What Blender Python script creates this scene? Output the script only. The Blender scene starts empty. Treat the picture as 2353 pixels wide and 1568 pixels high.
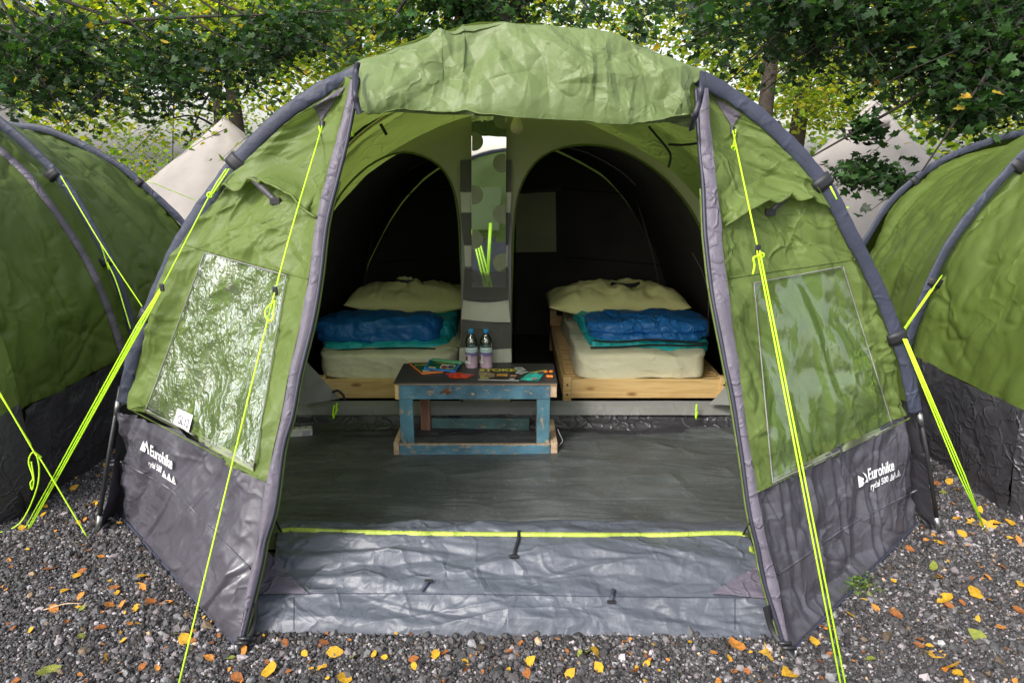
import bpy, math, random
import numpy as np
from mathutils import Vector, Matrix
from mathutils.bvhtree import BVHTree
from mathutils.geometry import tessellate_polygon
rng = np.random.default_rng(7); random.seed(7)
scene = bpy.context.scene
R = math.radians
# ------------------------------------------------------------------ camera
H = 1.5; TILT = R(15.1); F = 1568.0; CU, CV = 1176.0, 784.0
cd = bpy.data.cameras.new('camera'); cam = bpy.data.objects.new('camera', cd)
scene.collection.objects.link(cam); scene.camera = cam
cam.location = (0, 0, H); cam.rotation_euler = (math.pi/2 - TILT, 0, 0)
cd.sensor_width = 36; cd.lens = 36*F/2352; cd.clip_end = 400; cd.clip_start = 0.05
# ------------------------------------------------------------------ world, sun, exposure
w = bpy.data.worlds.new("World"); scene.world = w; w.use_nodes = True
nt = w.node_tree; bg = nt.nodes['Background']
sky = nt.nodes.new('ShaderNodeTexSky'); sky.sky_type = 'NISHITA'; sky.sun_disc = False
sky.sun_elevation = R(40); sky.sun_rotation = R(218); sky.air_density = 1.3; sky.dust_density = 3.0; sky.ozone_density = 1.0
hs = nt.nodes.new('ShaderNodeHueSaturation'); hs.inputs['Saturation'].default_value = 0.35   # overcast: greyer sky
nt.links.new(sky.outputs[0], hs.inputs['Color']); nt.links.new(hs.outputs[0], bg.inputs[0])
bg.inputs[1].default_value = 0.15
sd = bpy.data.lights.new('sun', 'SUN'); sd.energy = 1.5; sd.angle = R(13); sd.color = (1, .96, .9)
so = bpy.data.objects.new('sun', sd); scene.collection.objects.link(so)
_el, _az = R(40), R(218)     # azimuth from +Y clockwise
_d = Vector((math.sin(_az)*math.cos(_el), math.cos(_az)*math.cos(_el), math.sin(_el)))
so.rotation_euler = _d.to_track_quat('Z', 'Y').to_euler()
scene.view_settings.view_transform = 'Standard'; scene.view_settings.look = 'None'
scene.view_settings.gamma = 1.0; scene.view_settings.exposure = 1.10
scene.cycles.transparent_max_bounces = 16; scene.cycles.max_bounces = 8
# ------------------------------------------------------------------ helpers
ct, st_ = math.cos(TILT), math.sin(TILT)
def ray(u, v):
    a = u-CU; b = CV-v
    return np.array([a, F*ct + b*st_, -F*st_ + b*ct])
CAMP = np.array([0, 0, H])
def pY(u, v, y): d = ray(u, v); return CAMP + d*(y/d[1])
def pZ(u, v, z=0.0): d = ray(u, v); return CAMP + d*((z-H)/d[2])
def pT(u, v, a, b):               # plane y = a + b*z
    d = ray(u, v); t = (a + b*H)/(d[1]-b*d[2]); return CAMP + d*t
def px_of(p):
    x, y, z = p[0], p[1], p[2]-H
    zc = y*ct - z*st_; up = y*st_ + z*ct
    return CU + F*x/zc, CV - F*up/zc
def resample(pts, n):
    pts = np.asarray(pts, float); s = np.r_[0, np.cumsum(np.linalg.norm(np.diff(pts, axis=0), axis=1))]
    t = np.linspace(0, s[-1], n); return np.stack([np.interp(t, s, pts[:, k]) for k in range(pts.shape[1])], 1)
def smooth(pts, n):
    """Catmull-Rom through points then even spacing"""
    P = np.asarray(pts, float)
    if len(P) < 3: return resample(P, n)
    Q = np.vstack([2*P[0]-P[1], P, 2*P[-1]-P[-2]]); out = []
    for i in range(1, len(Q)-2):
        for t in np.linspace(0, 1, 12, endpoint=False):
            a, b, c, d = Q[i-1], Q[i], Q[i+1], Q[i+2]
            out.append(.5*((2*b)+(-a+c)*t+(2*a-5*b+4*c-d)*t*t+(-a+3*b-3*c+d)*t**3))
    out.append(P[-1]); return resample(out, n)
def col(c): return (c[0], c[1], c[2], 1)
def link(o): scene.collection.objects.link(o); return o
def obj(name, verts, faces, mat, parent=None, sm=True, uvs=None):
    me = bpy.data.meshes.new(name); me.from_pydata([tuple(map(float, v)) for v in verts], [], faces)
    if sm: me.polygons.foreach_set('use_smooth', [True]*len(me.polygons))
    if mat: me.materials.append(mat)
    if uvs is not None:
        ul = me.uv_layers.new(name='UVMap'); li = np.zeros(len(me.loops), int); me.loops.foreach_get('vertex_index', li)
        ul.data.foreach_set('uv', np.asarray(uvs, np.float32)[li].ravel())
    me.update(); o = bpy.data.objects.new(name, me)
    if parent: o.parent = parent
    return link(o)
def thing(name, label, cat, group=None, loc=(0, 0, 0)):
    o = bpy.data.objects.new(name, None); o.empty_display_size = .1; o.location = loc; link(o); return tag(o, label, cat, group)
def tag(o, label=None, cat=None, group=None, kind=None):
    if label: o['label'] = label
    if cat: o['category'] = cat
    if group: o['group'] = group
    if kind: o['kind'] = kind
    return o
# numpy noise -------------------------------------------------------
def h2(i, j, s):
    v = np.sin(i*127.1 + j*311.7 + s*74.7)*43758.5453; return v-np.floor(v)
def vn(x, y, s=0):
    i = np.floor(x); j = np.floor(y); fx = x-i; fy = y-j; fx = fx*fx*(3-2*fx); fy = fy*fy*(3-2*fy)
    return (h2(i, j, s)*(1-fx)+h2(i+1, j, s)*fx)*(1-fy)+(h2(i, j+1, s)*(1-fx)+h2(i+1, j+1, s)*fx)*fy
def facet(x, y, s=0, warp=.45):
    """piecewise-planar noise: straight creases of crumpled cloth"""
    wx = x + warp*(vn(x*1.3, y*1.3, s+5)*2-1)*1.6; wy = y + warp*(vn(x*1.3, y*1.3, s+9)*2-1)*1.6
    k = (wx+wy)*.36602540378; i = np.floor(wx+k); j = np.floor(wy+k); t = (i+j)*.2113248654
    dx = wx-(i-t); dy = wy-(j-t); c = dx > dy
    u = wx+k-i; v = wy+k-j
    a = h2(i, j, s); b = np.where(c, h2(i+1, j, s), h2(i, j+1, s)); d = h2(i+1, j+1, s)
    mx = np.maximum(u, v); mn = np.minimum(u, v)
    return a*(1-mx)+b*(mx-mn)+d*mn-.5
def crumple(x, y, s=0, octs=3, f=1.0, g=.33):
    r = 0; a = 1.0
    for o in range(octs):
        th = .7*o+s*.13; X = (x*math.cos(th)-y*math.sin(th))*f; Y = (x*math.sin(th)+y*math.cos(th))*f
        r = r+a*facet(X, Y, s+o*3.1, .28); a *= g; f *= 2.1
    return r
def crease(x, y, s=0, k=26., warp=.5):
    """sparse sharp pinched ridges along straight broken lines"""
    n = facet(x, y, s, warp); m = facet(x*.83+4, y*.83+2, s+1.7, warp); g1 = np.clip((vn(x*.9+3, y*.9, s+8)-.38)*4, 0, 1); g2 = np.clip((vn(x*.8+9, y*.8, s+12)-.42)*4, 0, 1)
    return np.exp(-np.abs(n)*k)*g1+.8*np.exp(-np.abs(m-.1)*k)*g2
def ridges(x, y, s=0):
    n = vn(x, y, s); m = vn(x*2.1+7, y*2.1, s+2); return (1-np.abs(2*n-1))**3 + .4*(1-np.abs(2*m-1))**3
def grid_obj(name, P, mat, parent=None, disp=None, closed=False, uvs=True):
    """P[rows, cols, 3]; disp(S, T) metres along the normal (S,T in metres along the cloth)"""
    nr, nc, _ = P.shape
    ds = np.linalg.norm(np.diff(P, axis=1), axis=2); S = np.concatenate([np.zeros((nr, 1)), np.cumsum(ds, 1)], 1)
    dt = np.linalg.norm(np.diff(P, axis=0), axis=2); T = np.concatenate([np.zeros((1, nc)), np.cumsum(dt, 0)], 0)
    if disp is not None:
        gu = np.gradient(P, axis=1); gv = np.gradient(P, axis=0); N = np.cross(gu, gv); N /= np.linalg.norm(N, axis=2, keepdims=True)+1e-9
        P = P + N*disp(S, T)[..., None]
    V = P.reshape(-1, 3); F_ = []
    idx = np.arange(nr*nc).reshape(nr, nc)
    if closed: idx = np.concatenate([idx, idx[:, :1]], 1)
    a = idx[:-1, :-1].ravel(); b = idx[:-1, 1:].ravel(); c = idx[1:, 1:].ravel(); d = idx[1:, :-1].ravel()
    F_ = np.stack([a, b, c, d], 1).tolist()
    return obj(name, V, F_, mat, parent, True, np.stack([S.ravel(), T.ravel()], 1) if uvs else None)
def tube_vf(path, r, seg=8, flat=1.0, cap=True, off=0, thin=1.0):
    path = np.asarray(path, float); n = len(path); r = np.broadcast_to(r, n)
    tg = np.gradient(path, axis=0); tg /= np.linalg.norm(tg, axis=1, keepdims=True)+1e-9
    up = np.array([0, 0, 1.]) if abs(tg[0][2]) < .9 else np.array([1., 0, 0]); V = []; nn = np.cross(tg[0], up)
    for i in range(n):
        nn = nn-tg[i]*np.dot(nn, tg[i]); nn /= np.linalg.norm(nn)+1e-9; b = np.cross(tg[i], nn)
        for k in range(seg):
            a = 2*math.pi*k/seg; V.append(path[i]+r[i]*(nn*math.cos(a)*thin+b*math.sin(a)*flat))
    Fc = [(off+i*seg+k, off+i*seg+(k+1) % seg, off+(i+1)*seg+(k+1) % seg, off+(i+1)*seg+k) for i in range(n-1) for k in range(seg)]
    if cap: Fc += [tuple(off+k for k in range(seg))[::-1], tuple(off+(n-1)*seg+k for k in range(seg))]
    return V, Fc
def tube(name, path, r, mat, parent=None, seg=8, flat=1.0, thin=1.0):
    V, Fc = tube_vf(path, r, seg, flat, thin=thin); return obj(name, V, Fc, mat, parent)
def multitube(name, paths, rs, mat, parent=None, seg=5):
    V, Fc = [], []
    for p, r in zip(paths, rs):
        v, f = tube_vf(p, r, seg, 1, True, len(V)); V += v; Fc += f
    return obj(name, V, Fc, mat, parent)
def box_vf(x0, x1, y0, y1, z0, z1, off=0, b=.0):
    v = [(x, y, z) for x in (x0, x1) for y in (y0, y1) for z in (z0, z1)]
    f = [(0, 1, 3, 2), (4, 6, 7, 5), (0, 4, 5, 1), (2, 3, 7, 6), (0, 2, 6, 4), (1, 5, 7, 3)]
    return v, [tuple(off+i for i in q) for q in f]
def box(name, x0, x1, y0, y1, z0, z1, mat, parent=None, bev=.003, M=None, seg=2):
    v, f = box_vf(x0, x1, y0, y1, z0, z1)
    if M is not None: v = [tuple(M @ Vector(p)) for p in v]
    o = obj(name, v, f, mat, parent, False)
    if bev > 0:
        m = o.modifiers.new('bevel', 'BEVEL'); m.width = bev; m.segments = seg
    return o
def strip(name, path, width, nrm, mat, parent=None, th=.0015):
    """flat webbing along a path, lying with normal nrm"""
    path = np.asarray(path, float); tg = np.gradient(path, axis=0); tg /= np.linalg.norm(tg, axis=1, keepdims=True)+1e-9
    nr = np.broadcast_to(np.asarray(nrm, float), path.shape); sd_ = np.cross(tg, nr); sd_ /= np.linalg.norm(sd_, axis=1, keepdims=True)+1e-9
    wd = np.broadcast_to(width, len(path))[:, None]; nn = np.cross(sd_, tg)
    rows = [path-sd_*wd/2-nn*th, path+sd_*wd/2-nn*th, path+sd_*wd/2+nn*th, path-sd_*wd/2+nn*th]
    P = np.stack(rows, 1); return grid_obj(name, P, mat, parent, closed=True)
def bvh_of(*objs):
    V, Fc = [], []
    for o in objs:
        n = len(V); V += [v.co.copy() for v in o.data.vertices]; Fc += [tuple(n+i for i in p.vertices) for p in o.data.polygons]
    return BVHTree.FromPolygons(V, Fc)
def proj(b, u, v, off=.004, fb=2.5):
    d = Vector(ray(u, v)).normalized(); loc, nrm, i, t = b.ray_cast(Vector(CAMP), d)
    if loc is None: return pY(u, v, fb), Vector((0, -1, 0))
    if nrm.dot(d) > 0: nrm = -nrm
    return np.array(loc-d*off), nrm
def blur(P, k):
    for _ in range(k):
        Q = np.pad(P, ((1, 1), (1, 1), (0, 0)), 'reflect', reflect_type='odd'); P = (Q[:-2, 1:-1]+Q[2:, 1:-1]+Q[1:-1, :-2]+Q[1:-1, 2:]+2*P)/6
    return P
# ------------------------------------------------------------------ materials
MATS = {}
def mat_new(name):
    m = bpy.data.materials.new(name); m.use_nodes = True; n = m.node_tree.nodes; b = n['Principled BSDF']; return m, n, m.node_tree.links, b
def fabric(name, c, rough=.5, transl=0., cs=9., cstr=.5, fine=60., spec=.5, mott=.14, dirt=None, dist=.006, tint=None):
    m, n, L, b = mat_new(name); out = n['Material Output']
    tc = n.new('ShaderNodeTexCoord'); geo = tc.outputs['Object']
    nz = n.new('ShaderNodeTexNoise'); nz.inputs['Scale'].default_value = 3.1; nz.inputs['Detail'].default_value = 5; L.new(geo, nz.inputs['Vector'])
    # warped voronoi creases
    w1 = n.new('ShaderNodeTexNoise'); w1.inputs['Scale'].default_value = cs*.6; w1.inputs['Detail'].default_value = 3; L.new(geo, w1.inputs['Vector'])
    mx = n.new('ShaderNodeMixRGB'); mx.inputs[0].default_value = .16; L.new(geo, mx.inputs[1]); L.new(w1.outputs['Color'], mx.inputs[2])
    vo = n.new('ShaderNodeTexVoronoi'); vo.feature = 'DISTANCE_TO_EDGE'; vo.inputs['Scale'].default_value = cs; L.new(mx.outputs[0], vo.inputs['Vector'])
    vr = n.new('ShaderNodeValToRGB'); vr.color_ramp.elements[0].color = (1, 1, 1, 1); vr.color_ramp.elements[1].position = .12; vr.color_ramp.elements[1].color = (0, 0, 0, 1); L.new(vo.outputs['Distance'], vr.inputs[0])
    ms = n.new('ShaderNodeMapRange'); ms.inputs[1].default_value = .42; ms.inputs[2].default_value = .62; L.new(nz.outputs['Fac'], ms.inputs[0])
    mu = n.new('ShaderNodeMath'); mu.operation = 'MULTIPLY'; L.new(vr.outputs[0], mu.inputs[0]); L.new(ms.outputs[0], mu.inputs[1])
    v2 = n.new('ShaderNodeTexVoronoi'); v2.feature = 'SMOOTH_F1'; v2.inputs['Scale'].default_value = cs*.8; v2.inputs['Smoothness'].default_value = .1; L.new(mx.outputs[0], v2.inputs['Vector'])
    ad = n.new('ShaderNodeMath'); ad.operation = 'MULTIPLY_ADD'; ad.inputs[1].default_value = .7; L.new(v2.outputs['Distance'], ad.inputs[0]); L.new(mu.outputs[0], ad.inputs[2])
    nf = n.new('ShaderNodeTexNoise'); nf.inputs['Scale'].default_value = fine; nf.inputs['Detail'].default_value = 4; L.new(geo, nf.inputs['Vector'])
    ad2 = n.new('ShaderNodeMath'); ad2.operation = 'MULTIPLY_ADD'; ad2.inputs[1].default_value = .35; L.new(nf.outputs['Fac'], ad2.inputs[0]); L.new(ad.outputs[0], ad2.inputs[2])
    bp = n.new('ShaderNodeBump'); bp.inputs['Strength'].default_value = cstr; bp.inputs['Distance'].default_value = dist; L.new(ad2.outputs[0], bp.inputs['Height']); L.new(bp.outputs[0], b.inputs['Normal'])
    cr = n.new('ShaderNodeValToRGB'); cr.color_ramp.elements[0].position = .3; cr.color_ramp.elements[1].position = .7
    cr.color_ramp.elements[0].color = col([x*(1-mott) for x in c]); cr.color_ramp.elements[1].color = col([min(1, x*(1+mott)) for x in (tint or c)])
    L.new(nz.outputs['Fac'], cr.inputs[0]); last = cr.outputs[0]
    if dirt:
        nd = n.new('ShaderNodeTexNoise'); nd.inputs['Scale'].default_value = dirt[1]; nd.inputs['Detail'].default_value = 8; nd.inputs['Roughness'].default_value = .7; L.new(geo, nd.inputs['Vector'])
        dr = n.new('ShaderNodeValToRGB'); dr.color_ramp.elements[0].position = dirt[2]; dr.color_ramp.elements[1].position = dirt[2]+.09; L.new(nd.outputs['Fac'], dr.inputs[0])
        dm = n.new('ShaderNodeMixRGB'); L.new(dr.outputs[0], dm.inputs[0]); L.new(last, dm.inputs[1]); dm.inputs[2].default_value = col(dirt[0]); last = dm.outputs[0]
    L.new(last, b.inputs['Base Color']); b.inputs['Roughness'].default_value = rough; b.inputs['Specular IOR Level'].default_value = spec
    if transl > 0:
        tr = n.new('ShaderNodeBsdfTranslucent'); mixs = n.new('ShaderNodeMixShader'); mixs.inputs[0].default_value = transl
        hv = n.new('ShaderNodeMixRGB'); hv.blend_type = 'MULTIPLY'; hv.inputs[0].default_value = 1; L.new(last, hv.inputs[1]); hv.inputs[2].default_value = (1.15, 1.12, .8, 1)
        L.new(hv.outputs[0], tr.inputs['Color']); L.new(bp.outputs[0], tr.inputs['Normal'])
        L.new(b.outputs[0], mixs.inputs[1]); L.new(tr.outputs[0], mixs.inputs[2]); L.new(mixs.outputs[0], out.inputs[0])
    return m
def plain(name, c, rough=.5, metal=0., spec=.5, noise=.12, scale=20, bump=.15, transl=0, alpha=1):
    m, n, L, b = mat_new(name); tc = n.new('ShaderNodeTexCoord'); nz = n.new('ShaderNodeTexNoise'); nz.inputs['Scale'].default_value = scale; nz.inputs['Detail'].default_value = 5
    L.new(tc.outputs['Object'], nz.inputs['Vector']); cr = n.new('ShaderNodeValToRGB'); cr.color_ramp.elements[0].position = .3; cr.color_ramp.elements[1].position = .7
    cr.color_ramp.elements[0].color = col([x*(1-noise) for x in c]); cr.color_ramp.elements[1].color = col([min(1, x*(1+noise)) for x in c])
    L.new(nz.outputs['Fac'], cr.inputs[0]); L.new(cr.outputs[0], b.inputs['Base Color'])
    bp = n.new('ShaderNodeBump'); bp.inputs['Strength'].default_value = bump; bp.inputs['Distance'].default_value = .003; L.new(nz.outputs['Fac'], bp.inputs['Height']); L.new(bp.outputs[0], b.inputs['Normal'])
    b.inputs['Roughness'].default_value = rough; b.inputs['Metallic'].default_value = metal; b.inputs['Specular IOR Level'].default_value = spec; b.inputs['Alpha'].default_value = alpha
    return m
def wood(name, c, grain, knots=True, axis=0, paint=None, chip=.5):
    m, n, L, b = mat_new(name); tc = n.new('ShaderNodeTexCoord'); mp = n.new('ShaderNodeMapping'); s = [14, 14, 14]; s[axis] = 1.2; mp.inputs['Scale'].default_value = s
    L.new(tc.outputs['Object'], mp.inputs[0]); nz = n.new('ShaderNodeTexNoise'); nz.inputs['Scale'].default_value = 3; nz.inputs['Detail'].default_value = 7; nz.inputs['Distortion'].default_value = 1.2; L.new(mp.outputs[0], nz.inputs['Vector'])
    cr = n.new('ShaderNodeValToRGB'); cr.color_ramp.elements[0].position = .35; cr.color_ramp.elements[0].color = col(grain); cr.color_ramp.elements[1].position = .6; cr.color_ramp.elements[1].color = col(c); L.new(nz.outputs['Fac'], cr.inputs[0]); last = cr.outputs[0]
    if knots:
        mk = n.new('ShaderNodeMapping'); sk = [5, 5, 5]; sk[axis] = 2.0; mk.inputs['Scale'].default_value = sk; L.new(tc.outputs['Object'], mk.inputs[0])
        vk = n.new('ShaderNodeTexVoronoi'); vk.inputs['Scale'].default_value = 1.6; L.new(mk.outputs[0], vk.inputs['Vector']); kr = n.new('ShaderNodeValToRGB'); kr.color_ramp.elements[0].position = .05; kr.color_ramp.elements[0].color = (1, 1, 1, 1); kr.color_ramp.elements[1].position = .13; kr.color_ramp.elements[1].color = (0, 0, 0, 1)
        L.new(vk.outputs['Distance'], kr.inputs[0]); km = n.new('ShaderNodeMixRGB'); L.new(kr.outputs[0], km.inputs[0]); L.new(last, km.inputs[1]); km.inputs[2].default_value = col([c[0]*.45, c[1]*.3, c[2]*.22]); last = km.outputs[0]
    if paint:
        n2 = n.new('ShaderNodeTexNoise'); n2.inputs['Scale'].default_value = 26; n2.inputs['Detail'].default_value = 10; n2.inputs['Roughness'].default_value = .75; mp2 = n.new('ShaderNodeMapping'); s2 = [1.6, 1.6, 1.6]; s2[axis] = .7; mp2.inputs['Scale'].default_value = s2; L.new(tc.outputs['Object'], mp2.inputs[0]); L.new(mp2.outputs[0], n2.inputs['Vector'])
        pr = n.new('ShaderNodeValToRGB'); pr.color_ramp.elements[0].position = chip; pr.color_ramp.elements[1].position = chip+.05; L.new(n2.outputs['Fac'], pr.inputs[0])
        n3 = n.new('ShaderNodeTexNoise'); n3.inputs['Scale'].default_value = 7; n3.inputs['Detail'].default_value = 6; L.new(tc.outputs['Object'], n3.inputs['Vector'])
        pc = n.new('ShaderNodeValToRGB'); pc.color_ramp.elements[0].position = .35; pc.color_ramp.elements[0].color = col([x*.55 for x in paint]); pc.color_ramp.elements[1].position = .65; pc.color_ramp.elements[1].color = col([x*1.35 for x in paint]); L.new(n3.outputs['Fac'], pc.inputs[0])
        pm = n.new('ShaderNodeMixRGB'); L.new(pr.outputs[0], pm.inputs[0]); L.new(pc.outputs[0], pm.inputs[1]); L.new(last, pm.inputs[2]); last = pm.outputs[0]
    L.new(last, b.inputs['Base Color']); b.inputs['Roughness'].default_value = .6
    bp = n.new('ShaderNodeBump'); bp.inputs['Strength'].default_value = .3; bp.inputs['Distance'].default_value = .002; L.new(nz.outputs['Fac'], bp.inputs['Height']); L.new(bp.outputs[0], b.inputs['Normal'])
    return m
def clear_film(name, crump=26., strength=1.0, base=.12, tintc=(.9, .95, .9), dist=.01, k=1.0, lo=.25):
    """clear plastic: see-through with sharp crumple glints"""
    m, n, L, b = mat_new(name); out = n['Material Output']; tc = n.new('ShaderNodeTexCoord')
    w1 = n.new('ShaderNodeTexNoise'); w1.inputs['Scale'].default_value = crump*.5; w1.inputs['Detail'].default_value = 4; L.new(tc.outputs['Object'], w1.inputs['Vector'])
    mx = n.new('ShaderNodeMixRGB'); mx.inputs[0].default_value = .1; L.new(tc.outputs['Object'], mx.inputs[1]); L.new(w1.outputs['Color'], mx.inputs[2])
    mpp = n.new('ShaderNodeMapping'); mpp.inputs['Scale'].default_value = (1.3, 1, .55); L.new(mx.outputs[0], mpp.inputs[0])
    vo = n.new('ShaderNodeTexVoronoi'); vo.inputs['Scale'].default_value = crump; L.new(mpp.outputs[0], vo.inputs['Vector'])
    v2 = n.new('ShaderNodeTexVoronoi'); v2.inputs['Scale'].default_value = crump*2.3; L.new(mpp.outputs[0], v2.inputs['Vector'])
    ad = n.new('ShaderNodeMath'); ad.operation = 'MULTIPLY_ADD'; ad.inputs[1].default_value = .45; L.new(v2.outputs['Distance'], ad.inputs[0]); L.new(vo.outputs['Distance'], ad.inputs[2])
    wm = n.new('ShaderNodeTexNoise'); wm.inputs['Scale'].default_value = 4.5; wm.inputs['Detail'].default_value = 3; L.new(tc.outputs['Object'], wm.inputs['Vector'])
    wr_ = n.new('ShaderNodeMapRange'); wr_.inputs[1].default_value = .40; wr_.inputs[2].default_value = .62; wr_.inputs[3].default_value = strength*lo; wr_.inputs[4].default_value = strength; L.new(wm.outputs['Fac'], wr_.inputs[0])
    bp = n.new('ShaderNodeBump'); bp.inputs['Distance'].default_value = dist; L.new(wr_.outputs[0], bp.inputs['Strength']); L.new(ad.outputs[0], bp.inputs['Height'])
    gl = n.new('ShaderNodeBsdfGlossy'); gl.inputs['Roughness'].default_value = .07; L.new(bp.outputs[0], gl.inputs['Normal'])
    tr = n.new('ShaderNodeBsdfTransparent'); tr.inputs[0].default_value = col(tintc)
    fr = n.new('ShaderNodeFresnel'); fr.inputs['IOR'].default_value = 1.5; L.new(bp.outputs[0], fr.inputs['Normal'])
    fa = n.new('ShaderNodeMath'); fa.operation = 'MULTIPLY_ADD'; fa.inputs[1].default_value = k; fa.inputs[2].default_value = base; fa.use_clamp = True; L.new(fr.outputs[0], fa.inputs[0])
    ms = n.new('ShaderNodeMixShader'); L.new(fa.outputs[0], ms.inputs[0]); L.new(tr.outputs[0], ms.inputs[1]); L.new(gl.outputs[0], ms.inputs[2]); L.new(ms.outputs[0], out.inputs[0])
    return m
def attr_mat(name, rough=.6, transl=0., spec=.4, tm=(1.3, 1.5, .5), bump=0):
    m, n, L, b = mat_new(name); at = n.new('ShaderNodeAttribute'); at.attribute_name = 'Col'; L.new(at.outputs['Color'], b.inputs['Base Color'])
    b.inputs['Roughness'].default_value = rough; b.inputs['Specular IOR Level'].default_value = spec
    if bump:
        tc = n.new('ShaderNodeTexCoord'); nz = n.new('ShaderNodeTexNoise'); nz.inputs['Scale'].default_value = bump; nz.inputs['Detail'].default_value = 4; L.new(tc.outputs['Object'], nz.inputs['Vector'])
        bp = n.new('ShaderNodeBump'); bp.inputs['Strength'].default_value = .6; bp.inputs['Distance'].default_value = .004; L.new(nz.outputs['Fac'], bp.inputs['Height']); L.new(bp.outputs[0], b.inputs['Normal'])
    if transl:
        tr = n.new('ShaderNodeBsdfTranslucent'); mm = n.new('ShaderNodeMixRGB'); mm.blend_type = 'MULTIPLY'; mm.inputs[0].default_value = 1; L.new(at.outputs['Color'], mm.inputs[1]); mm.inputs[2].default_value = col(tm); L.new(mm.outputs[0], tr.inputs[0])
        ms = n.new('ShaderNodeMixShader'); ms.inputs[0].default_value = transl; L.new(b.outputs[0], ms.inputs[1]); L.new(tr.outputs[0], ms.inputs[2]); L.new(ms.outputs[0], n['Material Output'].inputs[0])
    return m
GREEN = (.160, .222, .058)
M = dict(
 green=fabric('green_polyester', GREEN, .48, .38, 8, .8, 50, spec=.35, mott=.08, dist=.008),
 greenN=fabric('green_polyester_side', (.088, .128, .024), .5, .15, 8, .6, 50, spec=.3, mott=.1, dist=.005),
 roll=fabric('green_crumpled_polyester', (.160, .215, .080), .47, .25, 12, .8, 60, spec=.4, mott=.06, dist=.004),
 sleeve=fabric('slate_sleeve', (.042, .047, .074), .55, 0, 9, .7, 70, mott=.15, spec=.35, dist=.007),
 lilac=fabric('lilac_grey_band', (.115, .102, .132), .5, .05, 14, .8, 70, spec=.35),
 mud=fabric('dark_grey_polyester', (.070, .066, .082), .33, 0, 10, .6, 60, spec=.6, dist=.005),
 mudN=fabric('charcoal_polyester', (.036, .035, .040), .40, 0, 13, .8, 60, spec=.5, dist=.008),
 tub=fabric('slate_groundsheet', (.080, .089, .112), .46, 0, 9, .6, 70, spec=.6, dirt=((.20, .17, .13), 50, .66), dist=.007),
 floor=fabric('groundsheet_floor', (.074, .080, .082), .40, 0, 3.2, .9, 30, spec=.5, mott=.35, dirt=((.22, .20, .15), 70, .585), dist=.012),
 hem=fabric('pale_window_hem', (.21, .24, .14), .5, 0, 8, .5, 80),
 inner=fabric('sage_inner_fabric', (.40, .41, .26), .7, .25, 4, .3, 90, spec=.2, mott=.05),
 dark=fabric('black_inner_fabric', (.060, .053, .046), .8, 0, 5, .5, 90, spec=.2),
 greyf=fabric('grey_inner_flap', (.20, .20, .19), .55, 0, 7, .5, 70),
 pocket=fabric('pale_pocket_fabric', (.42, .42, .33), .6, 0, 9, .5, 90),
 mesh=fabric('dark_mesh_pocket', (.07, .065, .058), .7, 0, 8, .4, 200),
 canvas=fabric('cream_canvas', (.42, .38, .355), .8, .1, 1.6, .25, 30, spec=.15, mott=.05, dirt=((.27, .22, .17), 1.6, .66)),
 sheet=fabric('cream_bed_sheet', (.80, .76, .54), .8, 0, 7, .6, 90, spec=.2, mott=.05, dist=.01),
 pillow=fabric('green_lit_pillow_case', (.84, .82, .36), .75, 0, 5, .4, 90, spec=.2, mott=.05),  # cream with the green cast of light through the tent mixed in
 blue=fabric('royal_blue_nylon', (.015, .15, .46), .45, 0, 14, 1, 60, spec=.6),
 teal=fabric('teal_nylon', (.02, .46, .50), .5, 0, 14, 1, 60, spec=.5),
 black=plain('black_webbing', (.014, .014, .018), .55), zipm=plain('navy_zip_tape', (.018, .018, .034), .5, scale=200),
 metal=plain('brushed_metal', (.35, .36, .36), .35, .9), pole=plain('black_fibreglass', (.02, .02, .022), .35),
 neon=plain('neon_cord', (.52, .95, .02), .6, noise=.15, scale=300, bump=.4), lime=fabric('lime_piping', (.35, .43, .07), .55, 0, 20, .4, 90),
 white=plain('white_print', (.82, .82, .84), .5, noise=.03), ink=plain('black_ink', (.012, .012, .014), .6), card=plain('white_card', (.72, .68, .74), .55, noise=.04),
 pine=wood('varnished_pine', (.86, .60, .27), (.72, .45, .17)), pineY=wood('varnished_pine_long', (.78, .55, .25), (.64, .4, .15), axis=1),
 bluew=wood('worn_blue_wood', (.45, .37, .26), (.26, .19, .12), False, 0, (.085, .21, .29), .55),
 bluev=wood('worn_blue_wood_upright', (.45, .37, .26), (.26, .19, .12), False, 2, (.085, .215, .28), .56),
 teald=wood('worn_green_wood', (.30, .26, .18), (.2, .15, .1), False, 0, (.06, .13, .125), .56),
 raw=wood('raw_pallet_wood', (.60, .44, .30), (.42, .28, .17), False, 1), rust=wood('red_brown_wood', (.30, .15, .10), (.2, .09, .06), False, 2),
 ply=wood('plywood_edge', (.50, .33, .19), (.33, .2, .1), False, 0), slate=plain('chalkboard_top', (.050, .047, .047), .5, noise=.1, scale=8),
 bark=plain('bark', (.038, .028, .019), .9, noise=.5, scale=14, bump=.9),
 twig=plain('twig_bark', (.018, .014, .010), .9, noise=.3, scale=14),
 fol=attr_mat('leaf', .5, .35), folB=attr_mat('leaf_backlit', .6, .55, tm=(1.5, 1.5, .4)), gravel=attr_mat('gravel_stone', .62, 0, .5, bump=160),
 pane=clear_film('clear_window_film', 27, 1.0, .0, dist=.012, k=.50, lo=.3), pane2=clear_film('clear_window_film_smooth', 9, .9, .0, dist=.012, k=.15, lo=.0), bottle=clear_film('clear_bottle', 14, .15, .20, (.82, .93, .90)),
)
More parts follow.
